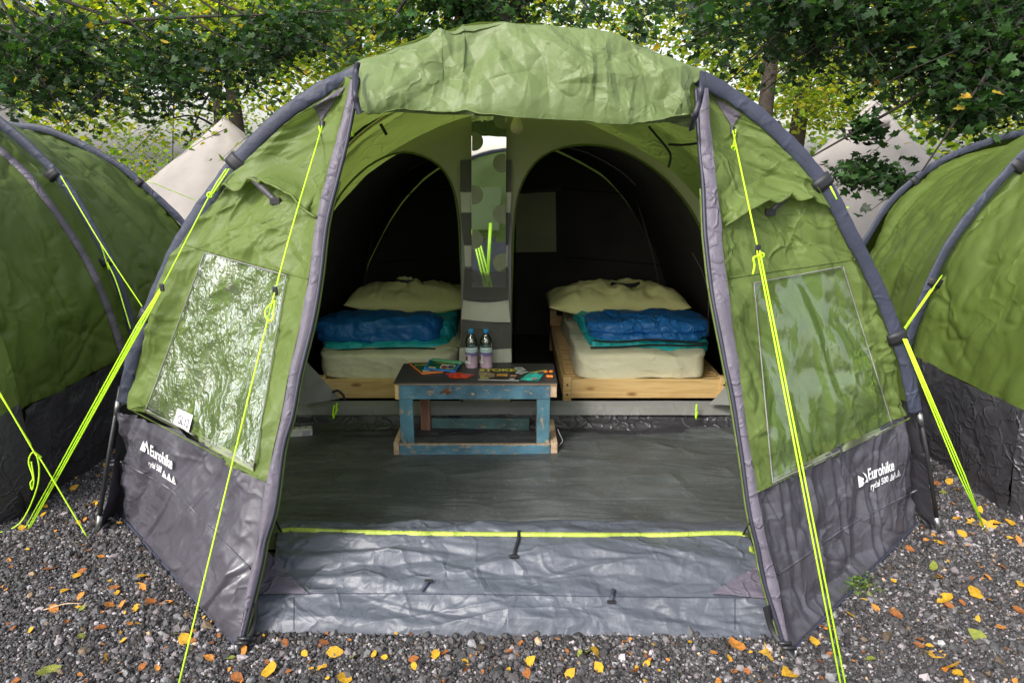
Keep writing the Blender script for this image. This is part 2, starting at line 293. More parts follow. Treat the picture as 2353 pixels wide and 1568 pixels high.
# ------------------------------------------------------------------ ground
def ground():
    m, n, L, b = mat_new('gravel_bed'); tc = n.new('ShaderNodeTexCoord'); vo = n.new('ShaderNodeTexVoronoi'); vo.inputs['Scale'].default_value = 75; L.new(tc.outputs['Object'], vo.inputs['Vector'])
    cr = n.new('ShaderNodeValToRGB'); e = cr.color_ramp.elements; e[0].color = (.018, .017, .019, 1); e[1].color = (.13, .12, .125, 1); e[0].position = .2; e[1].position = .95
    x = n.new('ShaderNodeSeparateColor'); L.new(vo.outputs['Color'], x.inputs[0]); L.new(x.outputs[0], cr.inputs[0]); L.new(cr.outputs[0], b.inputs['Base Color']); b.inputs['Roughness'].default_value = .85
    bp = n.new('ShaderNodeBump'); bp.inputs['Distance'].default_value = .012; bp.inputs['Strength'].default_value = 1; bp.invert = True; L.new(vo.outputs['Distance'], bp.inputs['Height']); L.new(bp.outputs[0], b.inputs['Normal'])
    g = obj('ground', [(-150, -60, 0), (150, -60, 0), (150, 240, 0), (-150, 240, 0)], [(0, 1, 2, 3)], m, sm=False); tag(g, kind='structure')
ground()
# footprint of the main tent (gravel stays out)
FOOT = [pZ(u, v)[:2] for u, v in ((268, 1182), (540, 1488), (590, 1448), (1770, 1458), (1822, 1500), (2108, 1206))] + [np.array((1.55, 7)), np.array((-1.55, 7))]
def inside(x, y, poly):
    r = np.zeros(x.shape, bool); n = len(poly)
    for i in range(n):
        a, b = poly[i], poly[(i+1) % n]; c = ((a[1] > y) != (b[1] > y)) & (x < (b[0]-a[0])*(y-a[1])/(b[1]-a[1]+1e-12)+a[0]); r ^= c
    return r
ICO = None
def gravel():
    import bmesh
    bm = bmesh.new(); bmesh.ops.create_icosphere(bm, subdivisions=1, radius=1); T = np.array([v.co for v in bm.verts]); Fc = np.array([[v.index for v in f.verts] for f in bm.faces]); bm.free()
    N = 140000; y = 1.25+2.9*rng.random(N*2)**1.15; x = (rng.random(N*2)*2-1)*(y*.80+.35)
    ok = ~inside(x, y, FOOT); x, y = x[ok][:N], y[ok][:N]; N = len(x)
    s = .0034+.0044*rng.random(N)**2.2+ .010*(rng.random(N) > .985); z = s*.25+rng.random(N)*.004
    k = len(T); V = np.repeat(T[None], N, 0)*(1+.55*(rng.random((N, k, 1))-.5))
    V *= (s[:, None]*(.65+.7*rng.random((N, 3))))[:, None, :]; V[:, :, 2] *= .8
    q = rng.normal(size=(N, 4)); q /= np.linalg.norm(q, axis=1, keepdims=True); a, b, c, d = q.T
    Rm = np.stack([1-2*(c*c+d*d), 2*(b*c-a*d), 2*(b*d+a*c), 2*(b*c+a*d), 1-2*(b*b+d*d), 2*(c*d-a*b), 2*(b*d-a*c), 2*(c*d+a*b), 1-2*(b*b+c*c)], 1).reshape(N, 3, 3)
    V = np.einsum('nij,nkj->nki', Rm, V)+np.stack([x, y, z], 1)[:, None, :]
    g = .026+.06*rng.random(N)**1.7; lt = rng.random(N); g = np.where(lt > .82, .12+.10*rng.random(N), g); g = np.where(lt > .965, .24+.18*rng.random(N), g)
    br = rng.random(N); C = np.stack([g*(1.03+.12*(br > .5)+.5*(br > .96)), g*(1+.15*(br > .96)), g*(1.04-.35*(br > .96)), np.ones(N)], 1)
    raw_mesh('gravel', V.reshape(-1, 3), (Fc[None]+(np.arange(N)*k)[:, None, None]).reshape(-1, 3), np.repeat(C, k, 0), M['gravel'], smooth=False, kind='stuff')
def raw_mesh(name, V, Fc, C, mat, parent=None, smooth=False, kind=None):
    me = bpy.data.meshes.new(name); nF = len(Fc); m = Fc.shape[1]
    me.vertices.add(len(V)); me.vertices.foreach_set('co', V.astype(np.float32).ravel())
    me.loops.add(nF*m); me.loops.foreach_set('vertex_index', Fc.astype(np.int32).ravel())
    me.polygons.add(nF); me.polygons.foreach_set('loop_start', (np.arange(nF)*m).astype(np.int32)); me.polygons.foreach_set('loop_total', np.full(nF, m, np.int32))
    me.update(calc_edges=True)
    ca = me.color_attributes.new('Col', 'FLOAT_COLOR', 'POINT'); ca.data.foreach_set('color', C.astype(np.float32).ravel())
    me.polygons.foreach_set('use_smooth', [smooth]*nF); me.materials.append(mat)
    o = bpy.data.objects.new(name, me); o.parent = parent; link(o)
    if kind: o['kind'] = kind
    return o
gravel()
# ------------------------------------------------------------------ generic tunnel tent pieces
def prof_res(pts, n):                      # smooth profile by points
    return smooth(pts, n)
def sup(W, Ht, n=80, e=1.8):
    a = np.linspace(0, math.pi, n); c, s = np.cos(a), np.sin(a)
    return np.stack([W*np.sign(c)*np.abs(c)**(2/e), Ht*np.abs(s)**(2/e)], 1)
def split_prof(P, zc):
    """profile (x,z) from right foot over the top to the left foot -> lower right, upper, lower left"""
    P = np.asarray(P); k = np.argmax(P[:, 1] > zc); j = len(P)-1-np.argmax(P[::-1, 1] > zc)
    def cut(a, b): t = (zc-a[1])/(b[1]-a[1]); return a+(b-a)*t
    A = cut(P[k-1], P[k]); B = cut(P[j+1], P[j]); return np.vstack([P[:k], A]), np.vstack([A, P[k:j+1], B]), np.vstack([B, P[j+1:]])
def sag_rows(hoops, zc, part, ncol, nrow, sag=.05):
    rows = []
    R_ = [np.c_[resample(split_prof(p, zc)[part], ncol)] for p, y in hoops]; ys = [y for p, y in hoops]
    for i in range(len(hoops)-1):
        for t in np.linspace(0, 1, nrow, endpoint=(i == len(hoops)-2)):
            q = R_[i]*(1-t)+R_[i+1]*t; k = 1-sag*4*t*(1-t)*(.5 if part != 1 else 1); cx = q[:, 0].mean()
            q = np.c_[cx+(q[:, 0]-cx)*(1-(1-k)*.4), q[:, 1]*k if part == 1 else q[:, 1]]
            rows.append(np.c_[q[:, 0], np.full(len(q), ys[i]*(1-t)+ys[i+1]*t), q[:, 1]])
    return np.array(rows)
def tunnel(root, hoops, zc, gm, mm, seed, ncol=150, nrow=34, amp=.012, sleeves=None, sag=.05, lowpts=None):
    def dp(S, T): return amp*(3.4*crumple(S*2.0, T*2.4, seed, 3, g=.45)+.9*ridges(S*1.3, T*4, seed)+2.6*np.clip((T-.95)*4, 0, 1)*ridges(S*.7, T*5.5+.4*np.sin(S*2), seed+1)+1.1*crease(S*3+T, T*4, seed, 12)+.9*crease(S*6, T*5-S*3, seed+4, 10))
    o = [grid_obj('roof_panel', sag_rows(hoops, zc, 1, ncol*2, nrow, sag), gm, root, dp)]
    for k in (0, 2): o.append(grid_obj('mud_wall', sag_rows(hoops, zc, k, 60, nrow, 0), mm, root, lambda S, T: 2.8*amp*crumple(S*5, T*5, seed+k, 3)+.5*amp*crease(S*8, T*8, seed+k, 8)))
    for i, (p, y) in enumerate(hoops):
        if sleeves and not sleeves[i]: continue
        q = resample(p, 260); q = q[(q[:, 1] > .42)]; path = np.c_[q[:, 0], np.full(len(q), y), q[:, 1]]; cx = path[:, 0].mean(); path[:, 0] = cx+(path[:, 0]-cx)*1.012; path[:, 2] *= 1.008
        s = tube('pole_sleeve', path, .025+.0012*np.sin(np.arange(len(path))*.37)+.001*np.sin(np.arange(len(path))*.9), M['sleeve'], root, 16, thin=.42)
        for e in (0, -1):
            f = resample(p, 80)[e]; tip = path[e]; sx = 1 if f[0] > cx else -1; foot = np.array([f[0]+sx*.05, y, 0.0])
            tube('tent_pole', [tip+np.array([0, 0, .05]), tip*.5+foot*.5, foot], .009, M['pole'], root, 8)
    # rear closing panel and front closing panel
    return o
def end_cap(root, prof, y, yout, zc, gm, mm, seed, name='end_panel', k=.55):
    cx = np.mean([prof[0][0], prof[-1][0]]); low = []
    for t in np.linspace(0, 1, 24):
        q = resample(prof, 120); low.append(np.c_[cx+(q[:, 0]-cx)*(1-(1-k)*t), np.full(120, y+(yout-y)*t**.8), q[:, 1]*(1-t)])
    P = np.array(low); o = grid_obj(name, P, gm, root, lambda S, T: .03*crumple(S*3, T*3, seed)); o.data.materials.append(mm)
    for p in o.data.polygons:
        if p.center.z < zc: p.material_index = 1
# ------------------------------------------------------------------ MAIN TENT
Y0 = 2.52
tent = thing('tunnel_tent', 'open green and grey tunnel tent in the middle with its door rolled up', 'tent', 'green tunnel tents on the gravel')
Lout = [(222, 1225), (247, 1075), (271, 917), (292, 806), (320, 738), (371, 617), (412, 536), (464, 447), (515, 381), (601, 285), (687, 220), (808, 148)]
Rout = [(1626, 172), (1749, 248), (1818, 309), (1873, 375), (1921, 443), (1970, 539), (1987, 570), (2035, 662), (2073, 762), (2100, 858), (2117, 947), (2138, 1085), (2158, 1225)]
Top = [(909, 100), (978, 74), (1059, 56), (1150, 47), (1219, 50), (1322, 58), (1408, 74), (1494, 103), (1580, 148)]
Lin = [(296, 934), (327, 806), (361, 714), (395, 628), (443, 530), (509, 447), (567, 371), (618, 320), (670, 271), (715, 234), (806, 178)]
Rin = [(1629, 203), (1705, 258), (1784, 330), (1860, 406), (1908, 478), (1947, 556), (1987, 628), (2035, 748), (2066, 841), (2090, 944)]
arc3 = np.array([pY(u, v, Y0) for u, v in Lout+Top+Rout])
arcP = arc3[::-1][:, [0, 2]]                         # right foot -> left foot
# sleeves (two visible arcs in one tube over the top, ending above the ground)
mid = lambda A, B, s=.5: [((a[0]*(1-s)+b[0]*s), (a[1]*(1-s)+b[1]*s)) for a, b in zip(A, B)]
cL = smooth([pY(u, v, Y0) for u, v in ((284, 925), (309, 806), (341, 726), (383, 622), (428, 533), (487, 448), (541, 376), (609, 303), (678, 245), (812, 165), (909, 128), (1060, 98), (1190, 90), (1350, 102), (1500, 138), (1628, 190), (1727, 253), (1801, 319), (1867, 390), (1915, 461), (1958, 547), (1987, 600), (2035, 705), (2070, 802), (2084, 850), (2103, 946))], 420)
_m = np.clip(1-np.abs(cL[:, 0])/.62, 0, 1)**.5; cL[:, 1] += .06*_m; cL[:, 2] -= .012*_m
rr = .026+.0009*np.sin(np.arange(420)*.33)+.0008*np.sin(np.arange(420)*.87)+.002*(vn(np.arange(420)*.11, np.zeros(420), 3)-.5)
sl = tube('pole_sleeve', cL, rr, M['sleeve'], tent, 18, thin=.42)
for sgn, a, b in ((-1, (272, 920), (222, 1225)), (1, (2112, 950), (2158, 1225))):
    p0, p1 = pY(*a, Y0), pZ(*b); p1[1] = Y0
    tube('tent_pole', [p0+(p0-p1)*.1, p0*.5+p1*.5+np.array([sgn*.004, 0, 0]), p1], .0085, M['pole'], tent, 10)
    for q, l in ((0, .1), (.86, .14)):
        tube('ferrule', [p0+(p1-p0)*q, p0+(p1-p0)*(q+l)], .0105, M['metal'], tent, 10)
    f = pZ(268 if sgn < 0 else 2110, 1180 if sgn < 0 else 1205); strip('peg_strap', [f+np.array([0, 0, .04]), (f+p1)/2+np.array([0, .02, .02]), p1+np.array([-sgn*.03, .02, .012])], .022, (0, -.3, 1), M['black'], tent)
# jamb lines (door edges); the plane leans back with height
JA, JB = 1.83, .372
def jam(pts): return np.array([pT(u, v, JA, JB) if v < 1480 else pZ(u, v) for u, v in pts])
LJo = [(544, 1488), (575, 1327), (592, 1242), (613, 1108), (628, 1029), (645, 955), (663, 858), (690, 740), (708, 640), (725, 515), (745, 420), (772, 320), (806, 182)]
LJi = [(548, 1490), (592, 1314), (606, 1242), (628, 1166), (647, 1029), (668, 955), (686, 858), (715, 740), (732, 640), (747, 515), (770, 420), (795, 320), (820, 186)]
RJo = [(1818, 1500), (1784, 1321), (1763, 1252), (1739, 1132), (1726, 1053), (1708, 927), (1695, 824), (1674, 679), (1660, 566), (1659, 515), (1645, 420), (1636, 337), (1626, 203)]
RJi = [(1810, 1500), (1762, 1345), (1745, 1262), (1726, 1180), (1708, 1053), (1688, 925), (1668, 824), (1640, 679), (1626, 566), (1622, 515), (1618, 420), (1610, 337), (1602, 203)]
def keyed(pts3, keys, n_each):
    """resample a 3D polyline so that key points fall on given rows"""
    out = []; P = smooth(pts3, 400)
    ks = [int(np.argmin(np.linalg.norm(P-k, axis=1))) for k in keys]
    for a, b, n in zip(ks[:-1], ks[1:], n_each):
        seg = resample(P[a:b+1] if b > a else P[b:a+1][::-1], n+1); out += list(seg[:-1])
    out.append(P[ks[-1]]); return np.array(out)
def side(inner_px, jamb_px, corner, seam_in, seam_j, wtop_in, wtop_j, seed, sgn):
    A = [pZ(*corner)]+[pY(u, v, Y0) for u, v in inner_px]; J = list(jam(jamb_px))
    P0, P1, P2 = A[0], pY(*seam_in, Y0), pY(*wtop_in, Y0); Q1, Q2 = jam([seam_j])[0], jam([wtop_j])[0]
    nE = (90, 90, 110)
    a = keyed(A, [P0, P1, P2, A[-1]], nE); j = keyed(J, [J[0], Q1, Q2, J[-1]], nE); nc = 200
    s = np.linspace(0, 1, nc)[None, :, None]; P = a[:, None, :]*(1-s)+j[:, None, :]*s
    # taut cloth bows slightly inwards between hoop and door
    bow = (np.sin(np.pi*s)*np.linspace(.0, 1, len(a))[:, None, None]**.5)*np.array([0, .05, 0]); P = P+bow
    def env(S, T, P=P): return 1
    sgn_d = sgn
    def dl(S, T):
        fold = np.abs(facet(S*10+T*3*sgn_d, T*1.2, seed, .3)); ed = np.clip(T/.05, .15, 1)*np.clip((S[:, -1:]-S)/.06, 0, 1)
        return ed*(.060*crumple(S*2.8+T, T*2.4, seed, 3, g=.45)+.058*fold+.007*crease(S*5+T*2, T*6-S*2, seed, 12)+.007*crease(S*8, T*6, seed+5, 8)+.034*np.abs(facet(S*17, T*2.2, seed+7, .2))*np.exp(-(T[-1:]-T)/.16))
    def dg(S, T): return np.clip((S[:, -1:]-S)/.04, 0, 1)*(.055*crumple(S*2.8, T*2.2, seed+2, 3, g=.45)+.034*np.abs(facet(S*8+T, T*1.6+S, seed+4, .25))+.012*crease(S*4+T*2, T*3-S*2, seed+6, 14)+.011*crease(S*7-T*4, T*5, seed+9, 10)+.016*np.abs(facet(S*3, T*15, seed+7, .2))*np.exp(-S/.08)+.016*np.abs(facet(S*3+T*3, T*13, seed+8, .2))*np.exp(-(S[:, -1:]-S)/.10))
    lo = grid_obj('mud_wall', P[:91], M['mud'], tent, dl); up = grid_obj('side_panel', P[90:], M['green'], tent, dg)
    ed = tube('hem_piping', P[0]+np.array([0, 0, .006]), .005, M['sleeve'], tent, 6)
    return lo, up, P
loL, upL, PL = side(Lin, LJo, (270, 1178), (296, 934), (613, 1108), (425, 562), (708, 640), 3, -1)
loR, upR, PR = side(Rin[::-1], RJo, (2107, 1204), (2090, 958), (1739, 1132), (1963, 596), (1662, 640), 11, 1)
# lilac band along the door edge plus dark zip line inside it
for (o, i, sd_) in ((LJo, LJi, -1), (RJo, RJi, 1)):
    a = smooth(jam(o), 160); b = smooth(jam(i), 160); s = np.linspace(0, 1, 12)[None, :, None]; P = a[:, None]*(1-s)+b[:, None]*s
    P = P+np.array([0, -1, 0])*(.006*np.sin(np.pi*s))
    grid_obj('door_edge_band', P, M['lilac'], tent, lambda S, T: .009*crumple(S*9, T*7, 31+sd_, 3))
    tube('door_zip', b+np.array([-sd_*.004, .004, 0]), .0075, M['zipm'], tent, 8)
    q = b[:130]+np.array([-sd_*.010, .012, 0]); tube('zip_flap', q, .006, M['green'], tent, 6)
bL = bvh_of(upL, loL); bR = bvh_of(upR, loR)
def patch(name, b, quad, mat, parent, off=.006, nu=30, nv=30, disp=None, lift=None):
    q = [np.array(p, float) for p in quad]; P = np.zeros((nv, nu, 3))
    for r in range(nv):
        for c in range(nu):
            t, s = r/(nv-1), c/(nu-1); uv = (q[0]*(1-s)+q[1]*s)*(1-t)+(q[3]*(1-s)+q[2]*s)*t
            p, nn = proj(b, uv[0], uv[1], off); P[r, c] = p+(np.array(nn)*lift(s, t) if lift else 0)
    return grid_obj(name, blur(P, 6), mat, parent, disp)
def polyline_on(b, pts, n, off): return np.array([proj(b, u, v, off)[0] for u, v in smooth(np.array(pts, float), n)])
# windows: clear film in front of the drawn green blind
wl = patch('window', bL, [(470, 580), (657, 632), (582, 1072), (335, 940)], M['pane'], tent, .010, 60, 60, lambda S, T: .010*crumple(S*9, T*4, 5, 3))
wr = patch('window', bR, [(1732, 650), (1936, 612), (2050, 978), (1775, 1108)], M['pane2'], tent, .010, 50, 50, lambda S, T: .003*crumple(S*5, T*4, 6, 2))
for b, q in ((bL, [(470, 580), (657, 632), (582, 1072), (335, 940)]), (bR, [(1732, 650), (1936, 612), (2050, 978), (1775, 1108)])):
    for k in range(4):
        a, c = q[k], q[(k+1) % 4]; tube('window_seam', polyline_on(b, [a, c], 30, .013), .0025, M['greyf'], tent, 5)
for b, q in ((bL, [(335, 930), (583, 1062), (581, 1082), (332, 946)]), (bR, [(1776, 1096), (2050, 966), (2052, 982), (1776, 1114)])):
    patch('window_hem', b, q, M['hem'], tent, .012, 40, 3)
for b, a, c in ((bL, (425, 562), (712, 642)), (bR, (1963, 596), (1662, 640))): tube('seam', polyline_on(b, [a, c], 60, .001), .003, M['green'], tent, 5)
for b, a, c in ((bL, (296, 938), (613, 1106)), (bR, (2090, 960), (1739, 1130))): tube('seam', polyline_on(b, [a, c], 60, .002), .003, M['green'], tent, 5)
for b, pts in ((bL, [(278, 1060), (400, 1130), (500, 1230), (590, 1320)]), (bR, [(2106, 1125), (1960, 1200), (1850, 1275), (1770, 1330)])): tube('seam', polyline_on(b, pts, 80, .001), .004, M['mud'], tent, 5)
# vent hoods over the windows
def hood(b, top, edge, amp, tab):
    A = smooth(np.array(top, float), 60); B = smooth(np.array(edge, float), 60); P = []
    for t in np.linspace(0, 1, 26):
        row = []
        for k in range(60):
            s = k/59; uv = A[k]*(1-t)+B[k]*t; p, nn = proj(b, uv[0], uv[1], .004); row.append(p+np.array(nn)*amp*(t**1.4)*max(0, math.sin(math.pi*s))**.6+np.array([0, 0, -.0]))
        P.append(row)
    P = blur(np.array(P), 14); o = grid_obj('vent_hood', P, M['green'], tent, lambda S, T: .008*crumple(S*4, T*4, amp*99, 3))
    tube('hood_hem', P[-1], .005, M['green'], tent, 6)
    p, nn = proj(b, *tab[0], .006); q = P[-1][int(tab[2]*59)]*.9+P[-4][int(tab[2]*59)]*.1
    e, _ = proj(b, *tab[1], .012); d = (e-q); strip('vent_strut', [q, q+d*.5, e], .020, np.array(nn), M['mud'], tent, .003)
    bx = e; box('velcro_tab', bx[0]-.018, bx[0]+.018, bx[1]-.012, bx[1]+.004, bx[2]-.012, bx[2]+.012, M['black'], tent, .002)
hood(bL, [(528, 400), (610, 355), (700, 390), (744, 455)], [(500, 440), (520, 430), (560, 436), (601, 423), (643, 442), (687, 467), (727, 500)], .07, ((600, 430), (633, 462), .42))
hood(bR, [(1650, 470), (1720, 420), (1810, 400), (1880, 430)], [(1662, 520), (1710, 480), (1770, 462), (1830, 456), (1868, 458), (1905, 476)], .07, ((1790, 470), (1768, 488), .5))
# grey triangular reinforcement at the top of each side panel + its strap
for b, tri, tip in ((bL, [(795, 195), (718, 245), (738, 276)], (740, 284)), (bR, [(1634, 215), (1702, 262), (1682, 292)], (1683, 298))):
    P = []
    for t in np.linspace(0, 1, 16):
        a = np.array(tri[0])*(1-t)+np.array(tri[2])*t; c = np.array(tri[1])*(1-t)+np.array(tri[2])*t
        P.append([proj(b, *(a*(1-s)+c*s), .007)[0] for s in np.linspace(0, 1, 10)])
    grid_obj('corner_reinforcement', np.array(P), M['lilac'], tent)
    p, nn = proj(b, tip[0], tip[1]-6, .012); strip('guy_loop', [p, p+np.array([0, -.01, -.025])], .018, (0, -1, .2), M['black'], tent)
# rolled-up door hanging from the front arch
TopS = np.array([(818, 143), (909, 100), (978, 76), (1012, 63), (1040, 62), (1059, 49), (1150, 45), (1219, 50), (1322, 58), (1408, 74), (1494, 103), (1580, 148), (1614, 166)], float)
BotS = np.array([(820, 259), (902, 262), (995, 268), (1115, 270), (1219, 272), (1322, 281), (1425, 286), (1528, 289), (1588, 296)], float)
TS = resample(TopS, 420); BS = resample(BotS, 420); rows = []
for t in np.linspace(-.12, 1.25, 210):
    s = np.linspace(0, 1, 420); edge = np.clip(np.minimum(s, 1-s)/.03, 0, 1)**.5
    bulge = .02+.13*math.sin(math.pi*min(1, max(0, t))*.62)**.8 if t > 0 else .02+.3*t
    row = []
    for k in range(420):
        tt = min(max(t, 0), 1); uv = TS[k]*(1-tt)+BS[k]*tt; y = Y0-bulge*(.45+.55*edge[k])
        p = pY(uv[0], uv[1], y)
        if t < 0: p = p+np.array([0, -t*1.3, .01*t])
        if t > 1: a = (t-1)/.25; p = p+np.array([0, .11*a, .012+.03*a-.012*math.cos(a*3)])
        row.append(p)
    rows.append(row)
def dr(S, T):
    k = np.clip((T-.12)/.10, 0, 1)*(1-.75*np.exp(-((T/T.max()-.80)/.13)**2))
    b = .090*facet(S*2.6+.4*T, T*3.0, 21, .15)+.058*facet(S*5.5-T*2, T*5+S, 4, .2)+.012*facet(S*11+T*3, T*10, 14, .2)
    d = .075*np.abs(facet(S*2.4+T*3.2, T*2-S*1.1, 8, .15))+.050*np.abs(facet(S*6-T*5, T*3+S, 15, .15))+.004*crease(S*6, T*7, 3, 9)
    gather = .034*np.abs(facet(S*15, T*3.5, 9, .2))*np.clip(T/.25-.6, 0, 1.2)
    return k*(b+d+gather)
rd = grid_obj('rolled_door', np.array(rows), M['roll'], tent, dr)
for sgn, pts in ((-1, [(822, 143), (817, 170), (815, 210), (820, 240), (826, 262)]), (1, [(1614, 166), (1612, 200), (1606, 235), (1596, 268), (1588, 298)])):
    P = smooth(np.array([pY(u, v, Y0-.10-(.10 if 180 < v < 270 else .02)) for u, v in pts]), 40); strip('door_strap', P, .018, (0, -1, .1), M['zipm'], tent, .003)
# tunnel body behind the front hoop
def scaled(p, s, dx=0): return np.c_[p[:, 0]*s+dx, p[:, 1]*s]
body = tunnel(tent, [(arcP, Y0+.03), (scaled(arcP, 1.0), 3.95), (scaled(arcP, .93), 5.6)], .55, M['green'], M['mud'], 40, 120, 26, .008, [0, 1, 1])
end_cap(tent, scaled(arcP, .93), 5.6, 6.5, .5, M['green'], M['mud'], 51, 'rear_panel')
# groundsheet: floor + tub front
fl = np.array([[(x, y, .012) for x in np.linspace(-1.62, 1.62, 260)] for y in np.linspace(2.38, 3.66, 220)])
xl = lambda y: np.interp(y, [1.9, 2.7, 3.7], [-1.04, -1.5, -1.62])
for r in range(fl.shape[0]):
    y = fl[r, 0, 1]; x0 = xl(y); fl[r, :, 0] = np.linspace(x0, -x0+.05, 260)
grid_obj('groundsheet', fl, M['floor'], tent, lambda S, T: .020*crumple(S*1.0, T*4.2, 61, 4, g=.5)+.010+.005*crease(S*2.0, T*9, 66, 9)+.004*crease(S*3, T*14, 68, 8))
def tubrow(pts): return np.array(pts)
nT = 520; rowsT = []
def line_px(pts, z=None, y=None):
    q = resample(np.array(pts, float), nT); return np.array([pZ(u, v, z) if z is not None else pY(u, v, y) for u, v in q])
r0 = line_px([(574, 1452), (640, 1452), (900, 1457), (1100, 1461), (1400, 1458), (1772, 1466)], z=.004)
r1 = line_px([(570, 1395), (700, 1392), (1100, 1396), (1500, 1395), (1775, 1400)], z=.055)
r2 = line_px([(585, 1362), (700, 1358), (1100, 1362), (1400, 1368), (1770, 1372)], z=.085)
r3 = line_px([(630, 1290), (1100, 1292), (1500, 1290), (1738, 1292)], z=.125)
r4 = line_px([(641, 1217), (800, 1219), (1000, 1222), (1230, 1224), (1500, 1225), (1712, 1222)], z=.155)
r5 = r4+np.array([0, .10, .0])+np.array([0, 0, -.02]); r6 = r4+np.array([0, .24, -.140])
for a, b, n in ((r0, r1, 30), (r1, r2, 12), (r2, r3, 34), (r3, r4, 34), (r4, r5, 16), (r5, r6, 24)):
    for t in np.linspace(0, 1, n, endpoint=False): rowsT.append(a*(1-t)+b*t)
rowsT.append(r6)
P = np.array(rowsT)
def dt(S, T):
    k = np.clip(T/.05, 0, 1); return k*(.050*crumple(S*1.2+T*1.2, T*3.6-S*.25, 71, 3)+.020*crumple(S*4+T*3, T*9-S, 75, 3)+.004*crumple(S*15, T*18, 76, 2)+.030*np.abs(facet(S*2.2-T*2, T*9+S*1.8, 74, .2))+.034*np.abs(facet(S*1.3, T*7+S*1.3, 77, .2))+.004*crease(S*3, T*10, 78, 7)+.007*crease(S*1.6+T*2, T*5-S, 79, 9)+.005*crease(S*6, T*9, 80, 6))
tubo = grid_obj('front_sill', P, M['tub'], tent, dt); bT = bvh_of(tubo)
def onT(pts, n, off): return polyline_on(bT, pts, n, off)
strip('sill_piping', onT([(628, 1262), (641, 1219), (800, 1221), (1000, 1225), (1230, 1227), (1500, 1228), (1708, 1226), (1727, 1268)], 200, .006), .017, (0, -.6, .8), M['lime'], tent, .002)
tube('seam', onT([(590, 1361), (1100, 1364), (1400, 1369), (1765, 1372)], 120, .001), .002, M['sleeve'], tent, 4)
for v0 in (675, 1688): tube('seam', onT([(v0, 1370), (v0, 1445)], 30, .001), .0015, M['sleeve'], tent, 4)
p = onT([(1192, 1217), (1190, 1240), (1184, 1258), (1180, 1275)], 16, .012); strip('toggle_loop', p, .011, (0, -1, .4), M['black'], tent); q = p[-1]; box('toggle', q[0]-.016, q[0]+.016, q[1]-.01, q[1]+.002, q[2]-.005, q[2]+.005, M['black'], tent, .003)
for (a, c) in (((985, 1332), (968, 1356)), ((1410, 1352), (1404, 1380))):
    p = onT([a, c], 8, .010); strip('clip_loop', p, .013, (0, -1, .5), M['sleeve'], tent); q = p[0] if a[0] < 1000 else p[-1]; box('clip', q[0]-.014, q[0]+.014, q[1]-.008, q[1]+.002, q[2]-.004, q[2]+.004, M['black'], tent, .002)
# grey corner gussets
for tri in (((607, 1258), (588, 1362), (708, 1362)), ((1752, 1292), (1768, 1374), (1632, 1362))):
    A, B, C = [np.array(t, float) for t in tri]; P = []
    for t in np.linspace(0, 1, 30):
        a = A*(1-t)+B*t; c = A*(1-t)+C*t; P.append([proj(bT, *(a*(1-s)+c*s), .018, 2.0)[0] for s in np.linspace(0, 1, 30)])
    grid_obj('corner_gusset', np.array(P), M['greyf'] if 0 else M['lilac'], tent, lambda S, T: .010*crumple(S*9, T*9, tri[0][0], 2))
# corner webbing to the pegs
for top, knee, peg, sgn in (((592, 1370), (578, 1440), (545, 1500), -1), ((1752, 1378), (1778, 1450), (1826, 1512), 1)):
    a, b_, c = pZ(*top, .13), pZ(*knee, .05), pZ(*peg, .008); a = a+np.array([0, -.03, 0]); strip('corner_webbing', smooth([a, b_, c], 24), .024, (0, -1, .6), M['black'], tent)
    for t in (.45, .62):
        q = b_*(1-t)+c*t; tube('buckle', [q+np.array([-.02, -.01, .01]), q+np.array([.02, -.01, .01])], .006, M['pole'], tent, 8)
    tube('tent_peg', [c+np.array([0, 0, .03]), c+np.array([sgn*.01, .02, -.05])], .004, M['metal'], tent, 6)
for a, b_ in (((626, 1180), (645, 1220)), ((1722, 1200), (1708, 1224))):
    A = jam([a])[0]; B = proj(bT, *b_, .01)[0]; strip('sill_strap', [A, B], .014, (0, -1, .4), M['black'], tent)
# straps wrapped round the sleeve
def wrap(px, parent=tent, path=cL, r=.035, wdt=.022, mat=None):
    P3 = np.array([px_of(p) for p in path]); k = int(np.argmin(np.linalg.norm(P3-np.array(px), axis=1))); k = min(max(k, 3), len(path)-4)
    c = path[k]; t = path[k+2]-path[k-2]; t /= np.linalg.norm(t); tube('sleeve_strap', [c-t*wdt, c-t*wdt*.3, c+t*wdt*.3, c+t*wdt], r+.002, M['black'], parent, 16, thin=.5); return c, t
for px in ((545, 378), (340, 725), (1887, 420), (2058, 775)): wrap(px)
# ------------------------------------------------------------------ lettering on the grey walls, number tag
def text_mesh(s, font_scale=1.0):
    cu = bpy.data.curves.new('lettering', 'FONT'); cu.body = s; cu.size = 1; cu.resolution_u = 3; cu.offset = .012*font_scale
    o = bpy.data.objects.new('lettering', cu); link(o); dg = bpy.context.evaluated_depsgraph_get(); me = o.evaluated_get(dg).to_mesh()
    V = np.array([v.co[:] for v in me.vertices]); Fc = [tuple(p.vertices) for p in me.polygons]; o.evaluated_get(dg).to_mesh_clear(); bpy.data.objects.remove(o); return V, Fc
def warp_text(name, s, quad, fn, mat, parent, bold=1.0):
    """text fitted to the pixel quad TL,TR,BR,BL and laid on a surface by fn(u,v)"""
    V, Fc = text_mesh(s, bold); mn, mxx = V[:, :2].min(0), V[:, :2].max(0); q = [np.array(p, float) for p in quad]; out = []
    for v in V:
        a, b = (v[0]-mn[0])/(mxx[0]-mn[0]), (v[1]-mn[1])/(mxx[1]-mn[1]); uv = (q[3]*(1-a)+q[2]*a)*(1-b)+(q[0]*(1-a)+q[1]*a)*b; out.append(fn(*uv))
    return obj(name, out, Fc, mat, parent, False)
